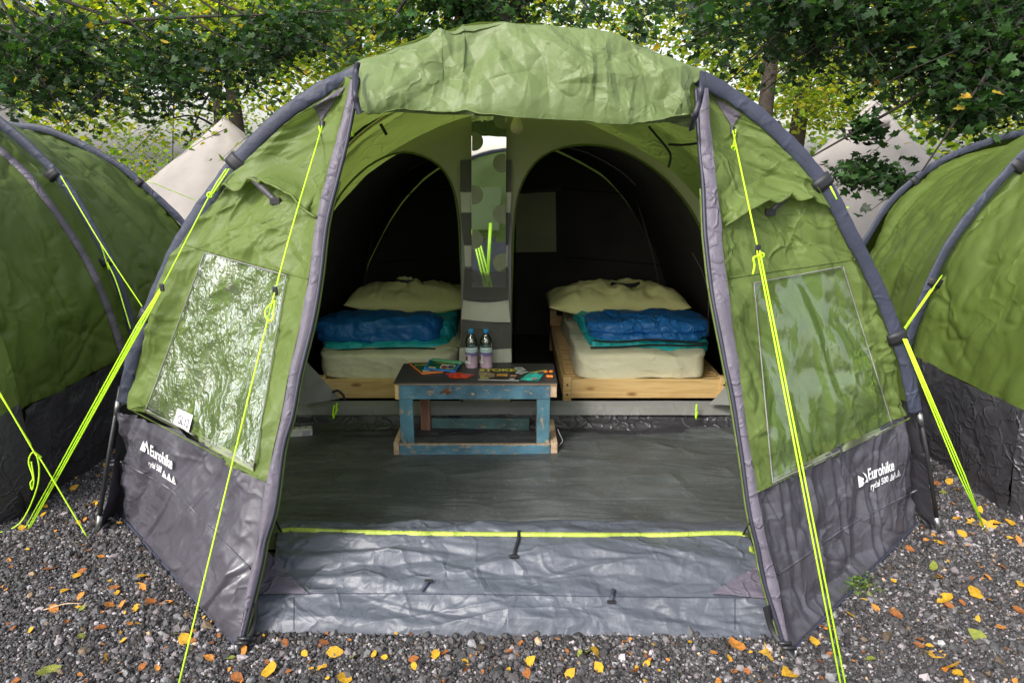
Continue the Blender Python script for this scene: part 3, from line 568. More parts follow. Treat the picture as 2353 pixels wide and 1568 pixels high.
def poly_on(name, polys, fn, mat, parent):
    V, Fc = [], []
    for pl in polys:
        n = len(V); V += [fn(*p) for p in pl]; Fc.append(tuple(range(n, n+len(pl))))
    return obj(name, V, Fc, mat, parent, False)
Z = 1/1.3605
def zl(x, y): return ((400+x/6.273)*Z, (1300+y/6.272)*Z)      # zoomed lettering crops -> picture
def zr(x, y): return ((2600+x/7.84)*Z, (1380+y/7.84)*Z)
fL = lambda u, v: proj(bL, u, v, .017)[0]; fR = lambda u, v: proj(bR, u, v, .017)[0]
warp_text('lettering', 'Eurohike', [zl(440, 555), zl(880, 820), zl(860, 1050), zl(430, 770)], fL, M['white'], tent, 2)
warp_text('lettering', 'rydal 500', [zl(405, 855), zl(668, 985), zl(640, 1150), zl(402, 1000)], fL, M['white'], tent, 1)
warp_text('lettering', 'Eurohike', [zr(872, 660), zr(1510, 420), zr(1530, 690), zr(905, 950)], fR, M['white'], tent, 2)
warp_text('lettering', 'rydal 500', [zr(945, 1010), zr(1375, 820), zr(1385, 1010), zr(960, 1235)], fR, M['white'], tent, 1)
poly_on('emblem', [[zl(230, 650), zl(303, 478), zl(330, 560), zl(330, 600), zl(345, 640), zl(330, 705)], [zl(350, 560), zl(370, 474), zl(418, 748), zl(385, 735), zl(372, 640)], [zl(331, 563), zl(370, 474), zl(352, 575), zl(338, 592)]], fL, M['white'], tent)
poly_on('emblem', [[zr(632, 825), zr(745, 880), zr(780, 900), zr(760, 960), zr(800, 1010), zr(750, 1080), zr(662, 1122)], [zr(738, 735), zr(840, 790), zr(893, 975), zr(808, 1005), zr(850, 905), zr(790, 800)]], fR, M['white'], tent)
def tri_out(c, w, h, sk, z):    # small outlined triangle mark
    x, y = c; o = [(x-w, y+h*.45-sk*w), (x, y-h*.5), (x+w, y+h*.5+sk*w)]; g = [(sum(p[0] for p in o)/3, sum(p[1] for p in o)/3)]*3
    inn = [(o[k][0]*.66+g[k][0]*.34, o[k][1]*.66+g[k][1]*.34) for k in range(3)]; res = []
    for k in range(3): j = (k+1) % 3; res.append([z(*o[k]), z(*o[j]), z(*inn[j]), z(*inn[k])])
    m_ = [(o[k][0]*.35+g[k][0]*.65, o[k][1]*.35+g[k][1]*.65) for k in range(3)]; res.append([z(*p) for p in m_]); return res
poly_on('emblem', sum([tri_out(c, 44, 150, .55, zl) for c in ((710, 1130), (803, 1190), (892, 1245))], []), fL, M['white'], tent)
poly_on('emblem', sum([tri_out(c, 50, 165, -.55, zr) for c in ((1465, 860), (1535, 815), (1630, 765))], []), fR, M['white'], tent)
nt_ = patch('name_tag', bL, [(408, 937), (443, 953), (433, 992), (399, 972)], M['card'], tent, .022, 8, 8)
bTag = bvh_of(nt_); warp_text('tag_lettering', 'GL12', [(410, 950), (436, 964), (431, 983), (406, 970)], lambda u, v: proj(bTag, u, v, .003)[0], M['ink'], nt_, 0)
# ------------------------------------------------------------------ guy lines
def loopline(name, pts, r=.0026, parent=tent, n=60): return tube(name, smooth(pts, n), r, M['neon'], parent, 6)
def slider(p, parent): box('line_slider', p[0]-.008, p[0]+.008, p[1]-.004, p[1]+.004, p[2]-.014, p[2]+.014, M['black'], parent, .003)
def knot(p, parent, r=.008):
    a = np.linspace(0, 2*math.pi*2.2, 22); tube('knot', [p+np.array([r*math.cos(x), r*.5*math.sin(x*1.3), r*math.sin(x)]) for x in a], .003, M['neon'], parent, 6)
# left front line
top = proj(bL, 740, 290, .015)[0]; s1 = pY(632, 668, 2.05); end = pZ(398, 1622); g = loopline('guy_line', [top, s1, end], n=12)
s1 = np.array(g.data.vertices[0].co)*0+(s1+np.array([0, 0, 0]))
tube('line_strand', [top+np.array([-.010, 0, 0]), top+np.array([-.004, -.01, -.05])], .003, M['neon'], g, 6); slider(s1, g); knot(top+np.array([-.002, -.01, -.055]), g)
for dx in (-1, 1): tube('line_strand', smooth([pY(632, 690, 2.02), pY(620+dx*9, 710, 2.01), pY(620+dx*8, 730, 2.0), pY(622, 738, 1.99)], 20), .0026, M['neon'], g, 6)
# left side line: from hoop strap to far peg, three strands below
a0 = pY(520, 388, 2.48); k1 = pY(482, 448, 2.46); k2 = pY(372, 660, 2.42); peg = pZ(65, 1212, .01)
g = loopline('guy_line', [a0, k1, k2], n=10); tube('line_strand', [a0+np.array([.01, 0, 0]), k1+np.array([.008, 0, 0])], .003, M['neon'], g, 6); knot(k1, g); slider(k2, g)
for dx, dz in ((0, 0), (.012, .006), (-.010, .004)): tube('line_strand', [k2+np.array([dx*.3, 0, 0]), pY(320+dx*600, 748, 2.44), peg+np.array([dx, 0, dz])], .0026, M['neon'], g, 6)
tube('tent_peg', [peg+np.array([0, 0, .02]), peg+np.array([.02, .02, -.05])], .004, M['metal'], g, 6)
c0 = pY(326, 742, 2.47); tube('line_strand', [c0, peg+np.array([.004, 0, 0])], .003, M['neon'], g, 6)
# right front line (double)
top = proj(bR, 1683, 300, .015)[0]; s1 = pY(1741, 572, 2.12); end = pZ(1950, 1640); g = loopline('guy_line', [top, s1], n=6)
for dx in (-.007, .007): tube('line_strand', [s1+np.array([dx*.6, 0, 0]), end+np.array([dx, 0, 0])], .0026, M['neon'], g, 6)
tube('line_strand', [top+np.array([.010, 0, .004]), top+np.array([.004, -.01, -.06])], .003, M['neon'], g, 6); slider(s1, g); knot(s1+np.array([.012, 0, -.02]), g); knot(top+np.array([.004, -.01, -.06]), g)
tube('line_tail', smooth([s1+np.array([.008, -.005, -.02]), pY(1731, 592, 2.1), pY(1733, 610, 2.1), pY(1729, 630, 2.1)], 20), .0035, M['neon'], g, 6)
# right side line: three strands
a0 = pY(2078, 778, 2.49); peg = pZ(2262, 1216, .01); g = loopline('guy_line', [a0, peg], n=4)
for dx in (-.012, .011): tube('line_strand', [a0+np.array([dx*.5, 0, 0]), a0*.3+peg*.7+np.array([dx, 0, 0]), peg], .0026, M['neon'], g, 6)
tube('line_strand', [pY(1907, 428, 2.46), pY(1922, 458, 2.44)], .003, M['neon'], g, 6); tube('line_strand', [pY(1932, 478, 2.6), pY(1950, 477, 2.6)], .003, M['neon'], g, 6)
tube('tent_peg', [peg+np.array([0, 0, .02]), peg+np.array([-.02, .02, -.05])], .004, M['metal'], g, 6)
# small neon toggles inside
for pts in ([(808, 285), (806, 300), (812, 314), (808, 300)], [(768, 930), (765, 945), (766, 962), (768, 948)], [(774, 925), (772, 940), (770, 952), (775, 938)], [(1600, 928), (1599, 945), (1598, 962), (1601, 945)]):
    yy = 2.62 if pts[0][1] < 400 else 3.56; tube('zip_pull', smooth([pY(u, v, yy) for u, v in pts], 16), .0055 if yy > 3 else .0035, M['neon'], tent, 6)
# ------------------------------------------------------------------ INNER TENT
YI = 3.66
it = thing('inner_tent', 'sage inner tent wall with two arched black doorways inside the open tent', 'inner tent')
def shellP(s, y0, y1, nr=14, nc=120):
    q = resample(scaled(arcP, s), nc); return np.array([np.c_[q[:, 0]*(1-.06*t), np.full(nc, y0+(y1-y0)*t), q[:, 1]*(1-.05*t)] for t in np.linspace(0, 1, nr)])
wallo = [tuple(p) for p in resample(scaled(arcP, .885), 70)]
Ld = [(700, 925), (703, 840), (722, 690), (745, 560), (765, 480), (800, 425), (860, 373), (930, 350), (1000, 374), (1038, 425), (1053, 500), (1058, 600), (1062, 700), (1062, 925)]
Rd = [(1174, 925), (1174, 750), (1176, 640), (1184, 480), (1210, 400), (1258, 352), (1340, 333), (1430, 348), (1520, 405), (1590, 490), (1635, 600), (1662, 760), (1680, 925)]
def sm2(pts, n): return [tuple(pY(u, v, YI)[[0, 2]]) for u, v in smooth(np.array(pts, float), n)]
loopL, loopR = sm2(Ld, 60), sm2(Rd, 60)
polys = [[Vector((x, z, 0)) for x, z in pl] for pl in (wallo, loopL, loopR)]; tri = tessellate_polygon(polys); allp = [p for pl in polys for p in pl]
obj('front_wall', [(p.x, YI+.02*math.sin(p.x*4)*0, p.y) for p in allp], [tuple(t) for t in tri], M['inner'], it, False)
def wallfold():
    for cx, seed, x0, x1 in ((0, 1, 0, 1),):
        pass
for lp in (loopL, loopR): tube('doorway_piping', [(x, YI-.006, z) for x, z in lp], .006, M['greenN'], it, 6)
grid_obj('bedroom_shell', shellP(.87, YI+.02, 5.75), M['dark'], it, lambda S, T: .01*crumple(S*2, T*2, 3))
q = resample(scaled(arcP, .87*.94), 60); obj('bedroom_rear_wall', [(x, 5.74, z) for x, z in q], [tuple(range(60))], M['dark'], it, False)
obj('bedroom_floor', [(-1.5, YI+.01, .014), (1.5, YI+.01, .014), (1.5, 5.8, .014), (-1.5, 5.8, .014)], [(0, 1, 2, 3)], M['dark'], it, False)
dv = [(.02, YI+.02, 0), (.02, 5.7, 0), (.02, 5.7, 1.55), (.02, YI+.02, 1.6)]; obj('bedroom_divider', dv, [(0, 1, 2, 3)], M['dark'], it, False)
wv = [pY(u, v, 5.70) for u, v in ((1176, 440), (1276, 436), (1278, 578), (1176, 580))]; obj('rear_vent', wv, [(0, 1, 2, 3)], fabric('vent_blind', (.48, .50, .30), .8, 0), it, False)
wv = [pY(u, v, 5.69) for u, v in ((1176, 438), (1290, 432), (1290, 440), (1176, 446))]; obj('rear_vent_hem', wv, [(0, 1, 2, 3)], M['mesh'], it, False)
seamM = plain('seam_tape', (.16, .15, .13), .7)
for pts, y in (([(1000, 362), (930, 395), (860, 445), (800, 530), (760, 610), (730, 690)], 4.6), ([(875, 455), (860, 520), (845, 600), (835, 660)], 5.3), ([(1290, 335), (1350, 352), (1420, 390), (1460, 425)], 4.3), ([(1455, 440), (1475, 500), (1500, 590), (1518, 672)], 5.3), ([(1590, 580), (1615, 630), (1628, 690), (1622, 760)], 4.3), ([(1535, 440), (1580, 520), (1600, 590)], 5.4)):
    tube('seam', smooth([pY(u, v, y) for u, v in pts], 40), .003, seamM, it, 5)
for pts, y in (([(790, 610), (900, 600), (1060, 588)], 5.4), ([(900, 450), (1060, 430)], 5.4), ([(1290, 590), (1480, 605), (1610, 620)], 5.4), ([(1290, 432), (1480, 450)], 5.4)):
    tube('seam', smooth([pY(u, v, y) for u, v in pts], 30), .004, plain('dark_seam', (.004, .004, .004), .9), it, 5)
# sill strip of the inner tent (grey tape over black tub)
xs = np.linspace(-1.45, 1.5, 260)
rowsS = [np.c_[xs, np.full(260, yy)+.03*np.sin(xs*2.1), np.full(260, zz)] for yy, zz in ((3.50, .016), (3.56, .03), (3.60, .06), (3.62, .10))]
grid_obj('sill_tub', resample(np.array(rowsS).reshape(4, -1), 26).reshape(26, 260, 3), M['mudN'], it, lambda S, T: .018*crumple(S*3, T*14, 81, 3)+.02*np.abs(facet(S*1.2, T*9+S*.8, 83)))
rowsS = [np.c_[xs, np.full(260, yy), np.full(260, zz)] for yy, zz in ((3.615, .095), (3.63, .135), (3.655, .165))]
grid_obj('sill_band', resample(np.array(rowsS).reshape(3, -1), 14).reshape(14, 260, 3), M['greyf'], it, lambda S, T: .006*crumple(S*3, T*10, 85, 2))
# fallen door corners
def quadpatch(name, pts, y, mat, parent, seed, amp=.012, n=40):
    q = [pY(u, v, yy) for (u, v), yy in zip(pts, y)]; s = np.linspace(0, 1, n)
    P = np.array([[(q[0]*(1-a)+q[1]*a)*(1-b)+(q[3]*(1-a)+q[2]*a)*b for a in s] for b in s]); return grid_obj(name, P, mat, parent, lambda S, T: amp*crumple(S*6, T*6, seed, 3))
quadpatch('door_flap', [(690, 810), (698, 822), (782, 915), (664, 935)], (3.5, 3.55, 3.6, 3.45), M['greyf'], it, 91)
quadpatch('door_flap', [(1712, 840), (1700, 850), (1628, 928), (1712, 932)], (3.5, 3.55, 3.6, 3.45), M['greyf'], it, 93)
tube('zip_curve', smooth([pY(u, v, 3.58) for u, v in ((764, 900), (776, 897), (788, 907), (792, 920))], 16), .007, M['zipm'], it, 6)
# loops between inner and outer + pale pole seen inside on the left
tube('inner_pole', smooth([pY(u, v, 3.3) for u, v in ((786, 350), (830, 308), (880, 272), (920, 250))], 20), .006, plain('tan_cord', (.5, .42, .16), .6), it, 6)
tube('pole_cover', smooth([pY(u, v, 3.28) for u, v in ((786, 338), (830, 298), (880, 262), (915, 240))], 20), .007, M['ink'], it, 6)
tube('hanging_loop', [pY(u, v, 3.4) for u, v in ((874, 285), (888, 310))], .008, M['ink'], it, 6)
tube('hanging_loop', smooth([pY(u, v, 3.4) for u, v in ((1490, 290), (1498, 300), (1535, 345), (1540, 365), (1535, 385))], 20), .006, M['ink'], it, 6)
tube('hanging_loop', smooth([pY(u, v, 3.2) for u, v in ((1535, 332), (1570, 333), (1612, 328))], 20), .006, M['ink'], it, 6)
# organiser column
def flatpanel(name, quad, y, mat, parent, seed, amp=.006, n=26, bow=0):
    q = [pY(u, v, y) for u, v in quad]; s = np.linspace(0, 1, n); P = np.array([[(q[0]*(1-a)+q[1]*a)*(1-b)+(q[3]*(1-a)+q[2]*a)*b+np.array([0, -bow*math.sin(math.pi*a), -bow*.6*math.sin(math.pi*a)*(1-b)]) for a in s] for b in s])
    return grid_obj(name, P, mat, parent, lambda S, T: amp*crumple(S*9, T*9, seed, 3))
org = thing('hanging_organiser', 'grey fabric pocket organiser hanging between the two bedroom doorways', 'organiser')
flatpanel('backing', [(1062, 366), (1174, 366), (1174, 832), (1058, 832)], 3.640, M['greyf'], org, 101, .002)
flatpanel('mesh_pocket', [(1057, 368), (1175, 368), (1174, 440), (1057, 440)], 3.625, M['mesh'], org, 102)
flatpanel('pocket_band', [(1057, 442), (1175, 442), (1172, 488), (1060, 488)], 3.622, M['pocket'], org, 103)
flatpanel('mesh_pocket', [(1058, 490), (1173, 490), (1168, 562), (1066, 562)], 3.625, M['mesh'], org, 104)
flatpanel('pocket_band', [(1066, 564), (1167, 564), (1166, 612), (1068, 612)], 3.622, M['pocket'], org, 105)
flatpanel('mesh_pocket', [(1067, 616), (1167, 616), (1167, 690), (1063, 690)], 3.618, M['mesh'], org, 106)
flatpanel('pocket', [(1064, 688), (1168, 688), (1172, 740), (1060, 732)], 3.600, M['pocket'], org, 107, .008, bow=.02)
flatpanel('mesh_pocket', [(1060, 735), (1172, 740), (1173, 800), (1058, 798)], 3.610, M['mesh'], org, 108, bow=.02)
flatpanel('pocket', [(1056, 798), (1174, 800), (1175, 832), (1054, 832)], 3.605, M['pocket'], org, 109, bow=.01)
# mirror in the organiser
mr = thing('mirror', 'tall narrow frameless mirror with round dots hanging above the table', 'mirror')
mm_, n_, L_, b_ = mat_new('mirror_glass'); b_.inputs['Metallic'].default_value = 1; b_.inputs['Roughness'].default_value = .02; b_.inputs['Base Color'].default_value = (.95, .98, .95, 1)
def mq(u, v, dy): p = pY(u, v, 3.60+dy); return p
q = [mq(1083, 262, 0), mq(1163, 262, 0), mq(1161, 660, 0), mq(1083, 660, 0)]; mv = [tuple(p) for p in q]+[tuple(p+np.array([0, .006, 0])) for p in q]
obj('mirror_plate', mv, [(0, 1, 2, 3), (4, 7, 6, 5), (0, 4, 5, 1), (1, 5, 6, 2), (2, 6, 7, 3), (3, 7, 4, 0)], mm_, mr, False)
dotM = plain('frosted_dot', (.19, .21, .12), .5)
for u, v, s in ((1155, 275, -1), (1088, 325, 1), (1154, 375, -1), (1088, 448, 1), (1154, 492, -1), (1088, 550, 1), (1154, 604, -1)):
    t = (v-262)/398; y = 3.597; pts = []
    for a in np.linspace(0, 2*math.pi, 28, endpoint=False):
        uu, vv = u+22*math.cos(a), v+22*math.sin(a); uu = min(max(uu, 1084), 1161.5); vv = max(vv, 263); pts.append(pY(uu, vv, 3.597))
    obj('dot', pts, [tuple(range(28))], dotM, mr, False)
# sagging mesh pocket across the mirror foot
P = []
for t in np.linspace(0, 1, 16):
    P.append([pY(1068+98*s, (612+20*math.sin(math.pi*s))*(1-t)+690*t, 3.575-.01*math.sin(math.pi*s)) for s in np.linspace(0, 1, 30)])
mmesh, n2_, L2_, b2_ = mat_new('see_through_mesh'); b2_.inputs['Base Color'].default_value = (.09, .085, .075, 1); b2_.inputs['Alpha'].default_value = .55; b2_.inputs['Roughness'].default_value = .8
grid_obj('sagging_mesh_pocket', np.array(P), mmesh, org, lambda S, T: .004*facet(S*20, T*4, 6))
# bulb
bl = thing('light_bulb', 'small unlit light bulb hanging from a cord beside the mirror', 'bulb')
def lathe(name, prof, c, mat, parent, seg=28):
    V, Fc = [], []; n = len(prof)
    for r_, z in prof:
        for k in range(seg): a = 2*math.pi*k/seg; V.append((c[0]+r_*math.cos(a), c[1]+r_*math.sin(a), c[2]+z))
    Fc = [(i*seg+k, i*seg+(k+1) % seg, (i+1)*seg+(k+1) % seg, (i+1)*seg+k) for i in range(n-1) for k in range(seg)]; Fc += [tuple(range(seg))[::-1], tuple((n-1)*seg+k for k in range(seg))]
    return obj(name, V, Fc, mat, parent)
bc = pY(1187, 291, 3.3)
lathe('glass', [(.001, -.033), (.014, -.031), (.024, -.022), (.029, -.008), (.028, .006), (.022, .022), (.016, .034), (.014, .044)], bc, plain('frosted_bulb', (.62, .55, .36), .35), bl)
lathe('cap', [(.013, .040), (.014, .060), (.009, .066)], bc, M['ink'], bl, 16); tube('cord', [bc+np.array([0, 0, .06]), bc+np.array([0, .02, .26])], .003, M['ink'], bl, 6)
# ------------------------------------------------------------------ BEDS
def superbox(name, x0, x1, y0, y1, z0, z1, e, mat, parent=None, n=36, disp=None, top=None):
    V = []; Fc = []; c = np.array([(x0+x1)/2, (y0+y1)/2, (z0+z1)/2]); h = np.array([x1-x0, y1-y0, z1-z0])/2; s = np.linspace(-1, 1, n)
    for ax in range(3):
        for sg in (-1, 1):
            base = len(V); A, B = np.meshgrid(s, s); pt = np.zeros((n, n, 3)); pt[..., ax] = sg; pt[..., (ax+1) % 3] = A*sg; pt[..., (ax+2) % 3] = B
            w_ = 1/(np.abs(pt)**e).sum(-1)**(1/e); pt = pt*w_[..., None]; nn = pt/np.linalg.norm(pt, axis=-1, keepdims=True); q = c+pt*h
            if disp is not None: q = q+nn*disp(q[..., 0], q[..., 1], q[..., 2])[..., None]
            if top is not None: q = top(q, pt)
            V += q.reshape(-1, 3).tolist(); Fc += [(base+i*n+j, base+i*n+j+1, base+(i+1)*n+j+1, base+(i+1)*n+j) for i in range(n-1) for j in range(n-1)]
    o = obj(name, V, Fc, mat, parent); wd = o.modifiers.new('weld', 'WELD'); wd.merge_threshold = 1e-4; return o
def bed(x0, x1, y0, y1, label, head):
    t = thing('slatted_bed', label, 'bed', 'pine beds in the bedrooms', (0, 0, 0)); th = .028
    box('foot_board', x0+.045, x1-.045, y0, y0+th, .128, .242, M['pine'], t, .004)
    box('head_board', x0+.045, x1-.045, y1-th, y1, .128, .30, M['pine'], t, .004)
    for xx in (x0, x1-th): box('side_rail', xx, xx+th, y0+.05, y1-.05, .13, .225, M['pineY'], t, .004)
    for xx in (x0, x1-.05): 
        for yy, zz in ((y0-.012, .262), (y1-.04, .345)):
            l = box('leg', xx, xx+.05, yy, yy+.05, .016, zz, M['pine'], t, .004)
            if yy < y0:
                for z in (.155, .215): lathe('bolt_hole', [(.006, 0), (.006, .001)], (xx+.025, yy-.001, z), M['ink'], l, 12).data.transform(Matrix.Translation((0, yy-.001-0, z)) @ Matrix.Rotation(R(90), 4, 'X') @ Matrix.Translation((0, 0, -z)) @ Matrix.Translation((0, -(yy-.001), 0)))
    V, Fc = [], []
    for k in range(26):
        y = y0+.06+k*(y1-y0-.12)/25; v, f = box_vf(x0+.03, x1-.03, y, y+.030, .205, .222, len(V)); V += v; Fc += f
    obj('slats', V, Fc, M['pine'], t, False)
    return t
XR0, XR1, XL0, XL1, YB0, YB1 = pY(1293, 880, 3.80)[0], pY(1672, 880, 3.80)[0], pY(726, 880, 3.8)[0], pY(1076, 880, 3.8)[0], 3.80, 5.25
bed(XR0, XR1, YB0, YB1, 'low pine bed with slats in the right-hand bedroom', 1); bed(XL0, XL1, YB0, YB1, 'low pine bed in the left-hand bedroom half hidden by the table', 0)
def mattress(x0, x1, label, seed):
    def d(x, y, z): return .034*crumple(x*4+z*3, y*3+z*8, seed, 3)+.012*np.abs(facet(x*9+z*6, z*4+y*2, seed, .3))
    o = superbox('mattress', x0, x1, YB0+.028, YB1-.04, .222, .395, 10, M['sheet'], None, 60, d); return tag(o, label, 'mattress', 'sheeted mattresses on the beds')
mattress(pY(1325, 820, 3.83)[0], pY(1632, 820, 3.83)[0], 'cream sheeted mattress on the right-hand slatted bed', 5); mattress(pY(722, 820, 3.83)[0], pY(1052, 820, 3.83)[0], 'pale sheeted mattress on the left-hand bed behind the table', 6)
def pillow(u0, u1, vb, vt, y, label, seed, tilt=0):
    a, b = pY(u0, vb, y), pY(u1, vb, y); cx = (a[0]+b[0])/2; hw = (b[0]-a[0])/2; hd = .26; zb = pY(0, vb, y)[2]; zt = pY(0, vt, y+.25)[2]; n = 70; rows = []
    V = []; s = np.linspace(-1, 1, n); X, Yg = np.meshgrid(s, s); prof = (1-np.abs(X)**2.2)**.62*(1-np.abs(Yg)**2.6)**.55
    pinch = 1-.10*(1-np.abs(X))*np.abs(Yg)**3; zc_ = (zb+.03); Ht = (zt-zb)*.98
    wr = .09*crumple(X*2.4+5, Yg*1.6+3, seed, 3)+.045*np.abs(facet(X*6, Yg*1.2, seed, .2))
    topg = np.stack([cx+X*hw, y+.05+(Yg+1)*hd*pinch, zc_+(Ht*.86+wr*.8)*prof+.05*X**2], -1); bot = np.stack([cx+X*hw, y+.05+(Yg+1)*hd*pinch, zc_-.055*prof+.05*X**2], -1)
    V = np.vstack([topg.reshape(-1, 3), bot.reshape(-1, 3)]); Fc = []
    for base, fl_ in ((0, 0), (n*n, 1)):
        for i in range(n-1):
            for j in range(n-1):
                f = (base+i*n+j, base+i*n+j+1, base+(i+1)*n+j+1, base+(i+1)*n+j); Fc.append(f[::-1] if fl_ else f)
    o = obj('pillow', V, Fc, M['pillow']); m = o.modifiers.new('weld', 'WELD'); m.merge_threshold = .002; return tag(o, label, 'pillow', 'cream pillows on the beds')
pillow(1262, 1592, 738, 655, 4.36, 'plump cream pillow on the right-hand bed', 13); pillow(786, 1085, 732, 653, 4.36, 'plump cream pillow on the left-hand bed', 17)
def quilt(u0, u1, vb, vt, y, dep, mat, name, parent, seed, skew=0, tf=.4, e=3.8):
    z0, z1 = pY(0, vb, y)[2], pY(0, vt, y+dep*tf)[2]; x0, x1 = pY(u0, (vb+vt)/2, y)[0], pY(u1, (vb+vt)/2, y)[0]
    def d(x, yy, z): return .007*np.abs(np.sin((x+.25*yy+.1*z)*26+seed))**.6+.030*crumple(x*7, yy*7+z*9, seed, 3)+.015*np.abs(facet(x*14, z*12+yy*5, seed, .3))+.010*vn(x*22, yy*22+z*22, seed)-.012
    def top(q, pt): q = q.copy(); q[..., 0] += skew*(q[..., 1]-y); return q
    return superbox(name, x0, x1, y, y+dep, z0, z1, e, mat, parent, 60, d, top)
# right stack
sb = thing('sleeping_bag', 'folded blue and teal sleeping bag on the right-hand bed', 'sleeping bag', 'folded sleeping bags on the beds')
quilt(1352, 1640, 816, 783, 3.93, .5, M['teal'], 'teal_lining', sb, 1, 0, 0, 5); quilt(1356, 1640, 788, 764, 3.95, .45, M['blue'], 'blue_fold', sb, 2, 0, 0, 4); quilt(1350, 1646, 774, 724, 3.97, .36, M['blue'], 'blue_fold', sb, 3)
quilt(1332, 1400, 770, 716, 4.20, .5, M['teal'], 'teal_lining', sb, 4)
quilt(1490, 1590, 770, 722, 4.3, .4, M['teal'], 'teal_lining', sb, 5)
for pts, y in (([(1364, 782), (1420, 785), (1500, 780), (1580, 786), (1625, 787)], 3.915), ([(1356, 798), (1420, 797), (1500, 792), (1580, 794), (1618, 792)], 3.90), ([(1612, 725), (1625, 735), (1628, 755), (1622, 768)], 3.99)): tube('zip', smooth([pY(u, v, y) for u, v in pts], 40), .006, M['ink'], sb, 6)
sb = thing('sleeping_bag', 'glossy royal blue sleeping bag folded on the left-hand bed', 'sleeping bag', 'folded sleeping bags on the beds')
quilt(728, 1022, 826, 788, 3.93, .5, M['teal'], 'teal_lining', sb, 6, .12, 0, 5); quilt(712, 1006, 800, 722, 3.96, .38, M['blue'], 'blue_fold', sb, 7)
quilt(960, 1042, 800, 722, 4.15, .55, M['teal'], 'teal_lining', sb, 8)
tube('zip', smooth([pY(u, v, 3.905) for u, v in ((740, 806), (800, 803), (880, 800), (950, 799), (1000, 801))], 40), .005, M['ink'], sb, 6); tube('zip', smooth([pY(u, v, 3.955) for u, v in ((711, 752), (708, 775), (716, 800))], 12), .005, M['ink'], sb, 6)
for (u0, u1, v0, v1, y, lab) in ((903, 976, 643, 668, 4.74, 'small black pouch with a red mark on the left-hand pillow'), (1397, 1466, 651, 676, 4.74, 'small black pouch with a red mark on the right-hand pillow')):
    a, b = pY(u0, v1, y), pY(u1, v0, y); t = thing('pouch', lab, 'pouch', 'black pouches on the pillows')
    n = 14; P = np.array([[(a[0]+(b[0]-a[0])*(.5+(s-.5)*(1-.3*tt)), y-.03*math.sin(math.pi*s)+.02*tt-.06, a[2]+(b[2]-a[2]+.01)*tt) for s in np.linspace(0, 1, n)] for tt in np.linspace(0, 1, n)]); o = grid_obj('pouch_body', P, M['black'], t); sm_ = o.modifiers.new('solid', 'SOLIDIFY'); sm_.thickness = .05; sm_.offset = 1
    lathe('red_mark', [(.02, 0), (.001, .003)], (0, 0, 0), plain('red_print', (.25, .01, .012), .6), t, 14).data.transform(Matrix.Translation(((a[0]+b[0])/2, y-.036, (a[2]+b[2])/2+.01)) @ Matrix.Rotation(R(90), 4, 'X'))
# ------------------------------------------------------------------ TABLE
YT = pZ(1100, 1048)[1]; ZT = pY(1100, 878, YT)[2]; tx = lambda u, v=900: pY(u, v, YT)[0]; tz = lambda v: pY(1100, v, YT)[2]
tb = thing('pallet_table', 'low table of worn blue pallet wood with a black top in the tent', 'table')
YTB = pZ(1100, 836, ZT)[1]; X0, X1 = tx(905, 878), tx(1280, 878)
box('tabletop', X0, X1, YT-.012, YTB, ZT-.004, ZT+.004, M['slate'], tb, .001); box('tabletop_edge', X0+.001, X1-.001, YT-.010, YTB-.002, ZT-.0095, ZT-.0045, M['ply'], tb, .0005)
zt = ZT-.010; za = tz(917); zb0, zb1 = 0.014, tz(1019); xl0, xl1, xr0, xr1 = tx(918, 960), tx(949, 960), tx(1233, 960), tx(1263, 960)
box('apron', tx(916, 898), tx(1264, 898), YT, YT+.018, za, zt, M['bluew'], tb, .003)
box('apron', tx(916, 898), tx(1264, 898), YTB-.03, YTB-.012, za, zt, M['teald'], tb, .003)
for xa, xb, m in ((X0+.001, tx(915.5, 898), 'pineY'), (tx(1264.5, 898), X1-.001, 'raw')): box('side_apron', xa, xb, YT+.002, YTB-.01, za+(.01 if m == 'raw' else -.002), zt, M[m], tb, .003)
box('leg', xl0, xl1, YT+.004, YT+.022, zb0+.02, za-.0005, M['bluev'], tb, .003); box('leg', xr0, xr1, YT+.004, YT+.022, zb0+.02, za-.0005, M['bluev'], tb, .003)
box('leg', xl1+.002, xl1+.055, YTB-.06, YTB-.04, zb0, za, M['rust'], tb, .003); box('leg', xr0+.004, xr1-.004, YTB-.06, YTB-.04, zb0, za, M['rust'], tb, .003)
box('foot_rail', tx(919, 1030), tx(1263, 1030), YT-.018, YT+.002, zb0, zb1, M['bluew'], tb, .003); box('foot_rail', tx(919, 1030), tx(1263, 1030), YT-.017, YT+.001, zb1+.0005, zb1+.004, M['raw'], tb, .001)
for xa, xb in ((tx(905, 1030), tx(918, 1030)), (tx(1264.5, 1030), tx(1280, 1030))): box('side_rail', xa, xb, YT-.016, YTB, zb0, zb1+.012, M['raw'], tb, .003)
zz0 = pY(0, 998, YTB-.03)[2]; zz1 = pY(0, 960, YTB-.03)[2]; box('cross_rail', xl1+.056, xr0-.03, YTB-.035, YTB-.017, zz0, zz1, M['teald'], tb, .003)
# chipped knot on the apron
rp = [(1025+12*math.cos(a)*(1+.5*math.sin(3*a)), 898+7*math.sin(a)*(1+.4*math.cos(5*a))) for a in np.linspace(0, 2*math.pi, 20, endpoint=False)]; obj('bare_knot', [pY(u, v, YT-.0012) for u, v in rp], [tuple(range(20))], wood('knot_wood', (.2, .09, .04), (.1, .04, .02), False), tb, False)
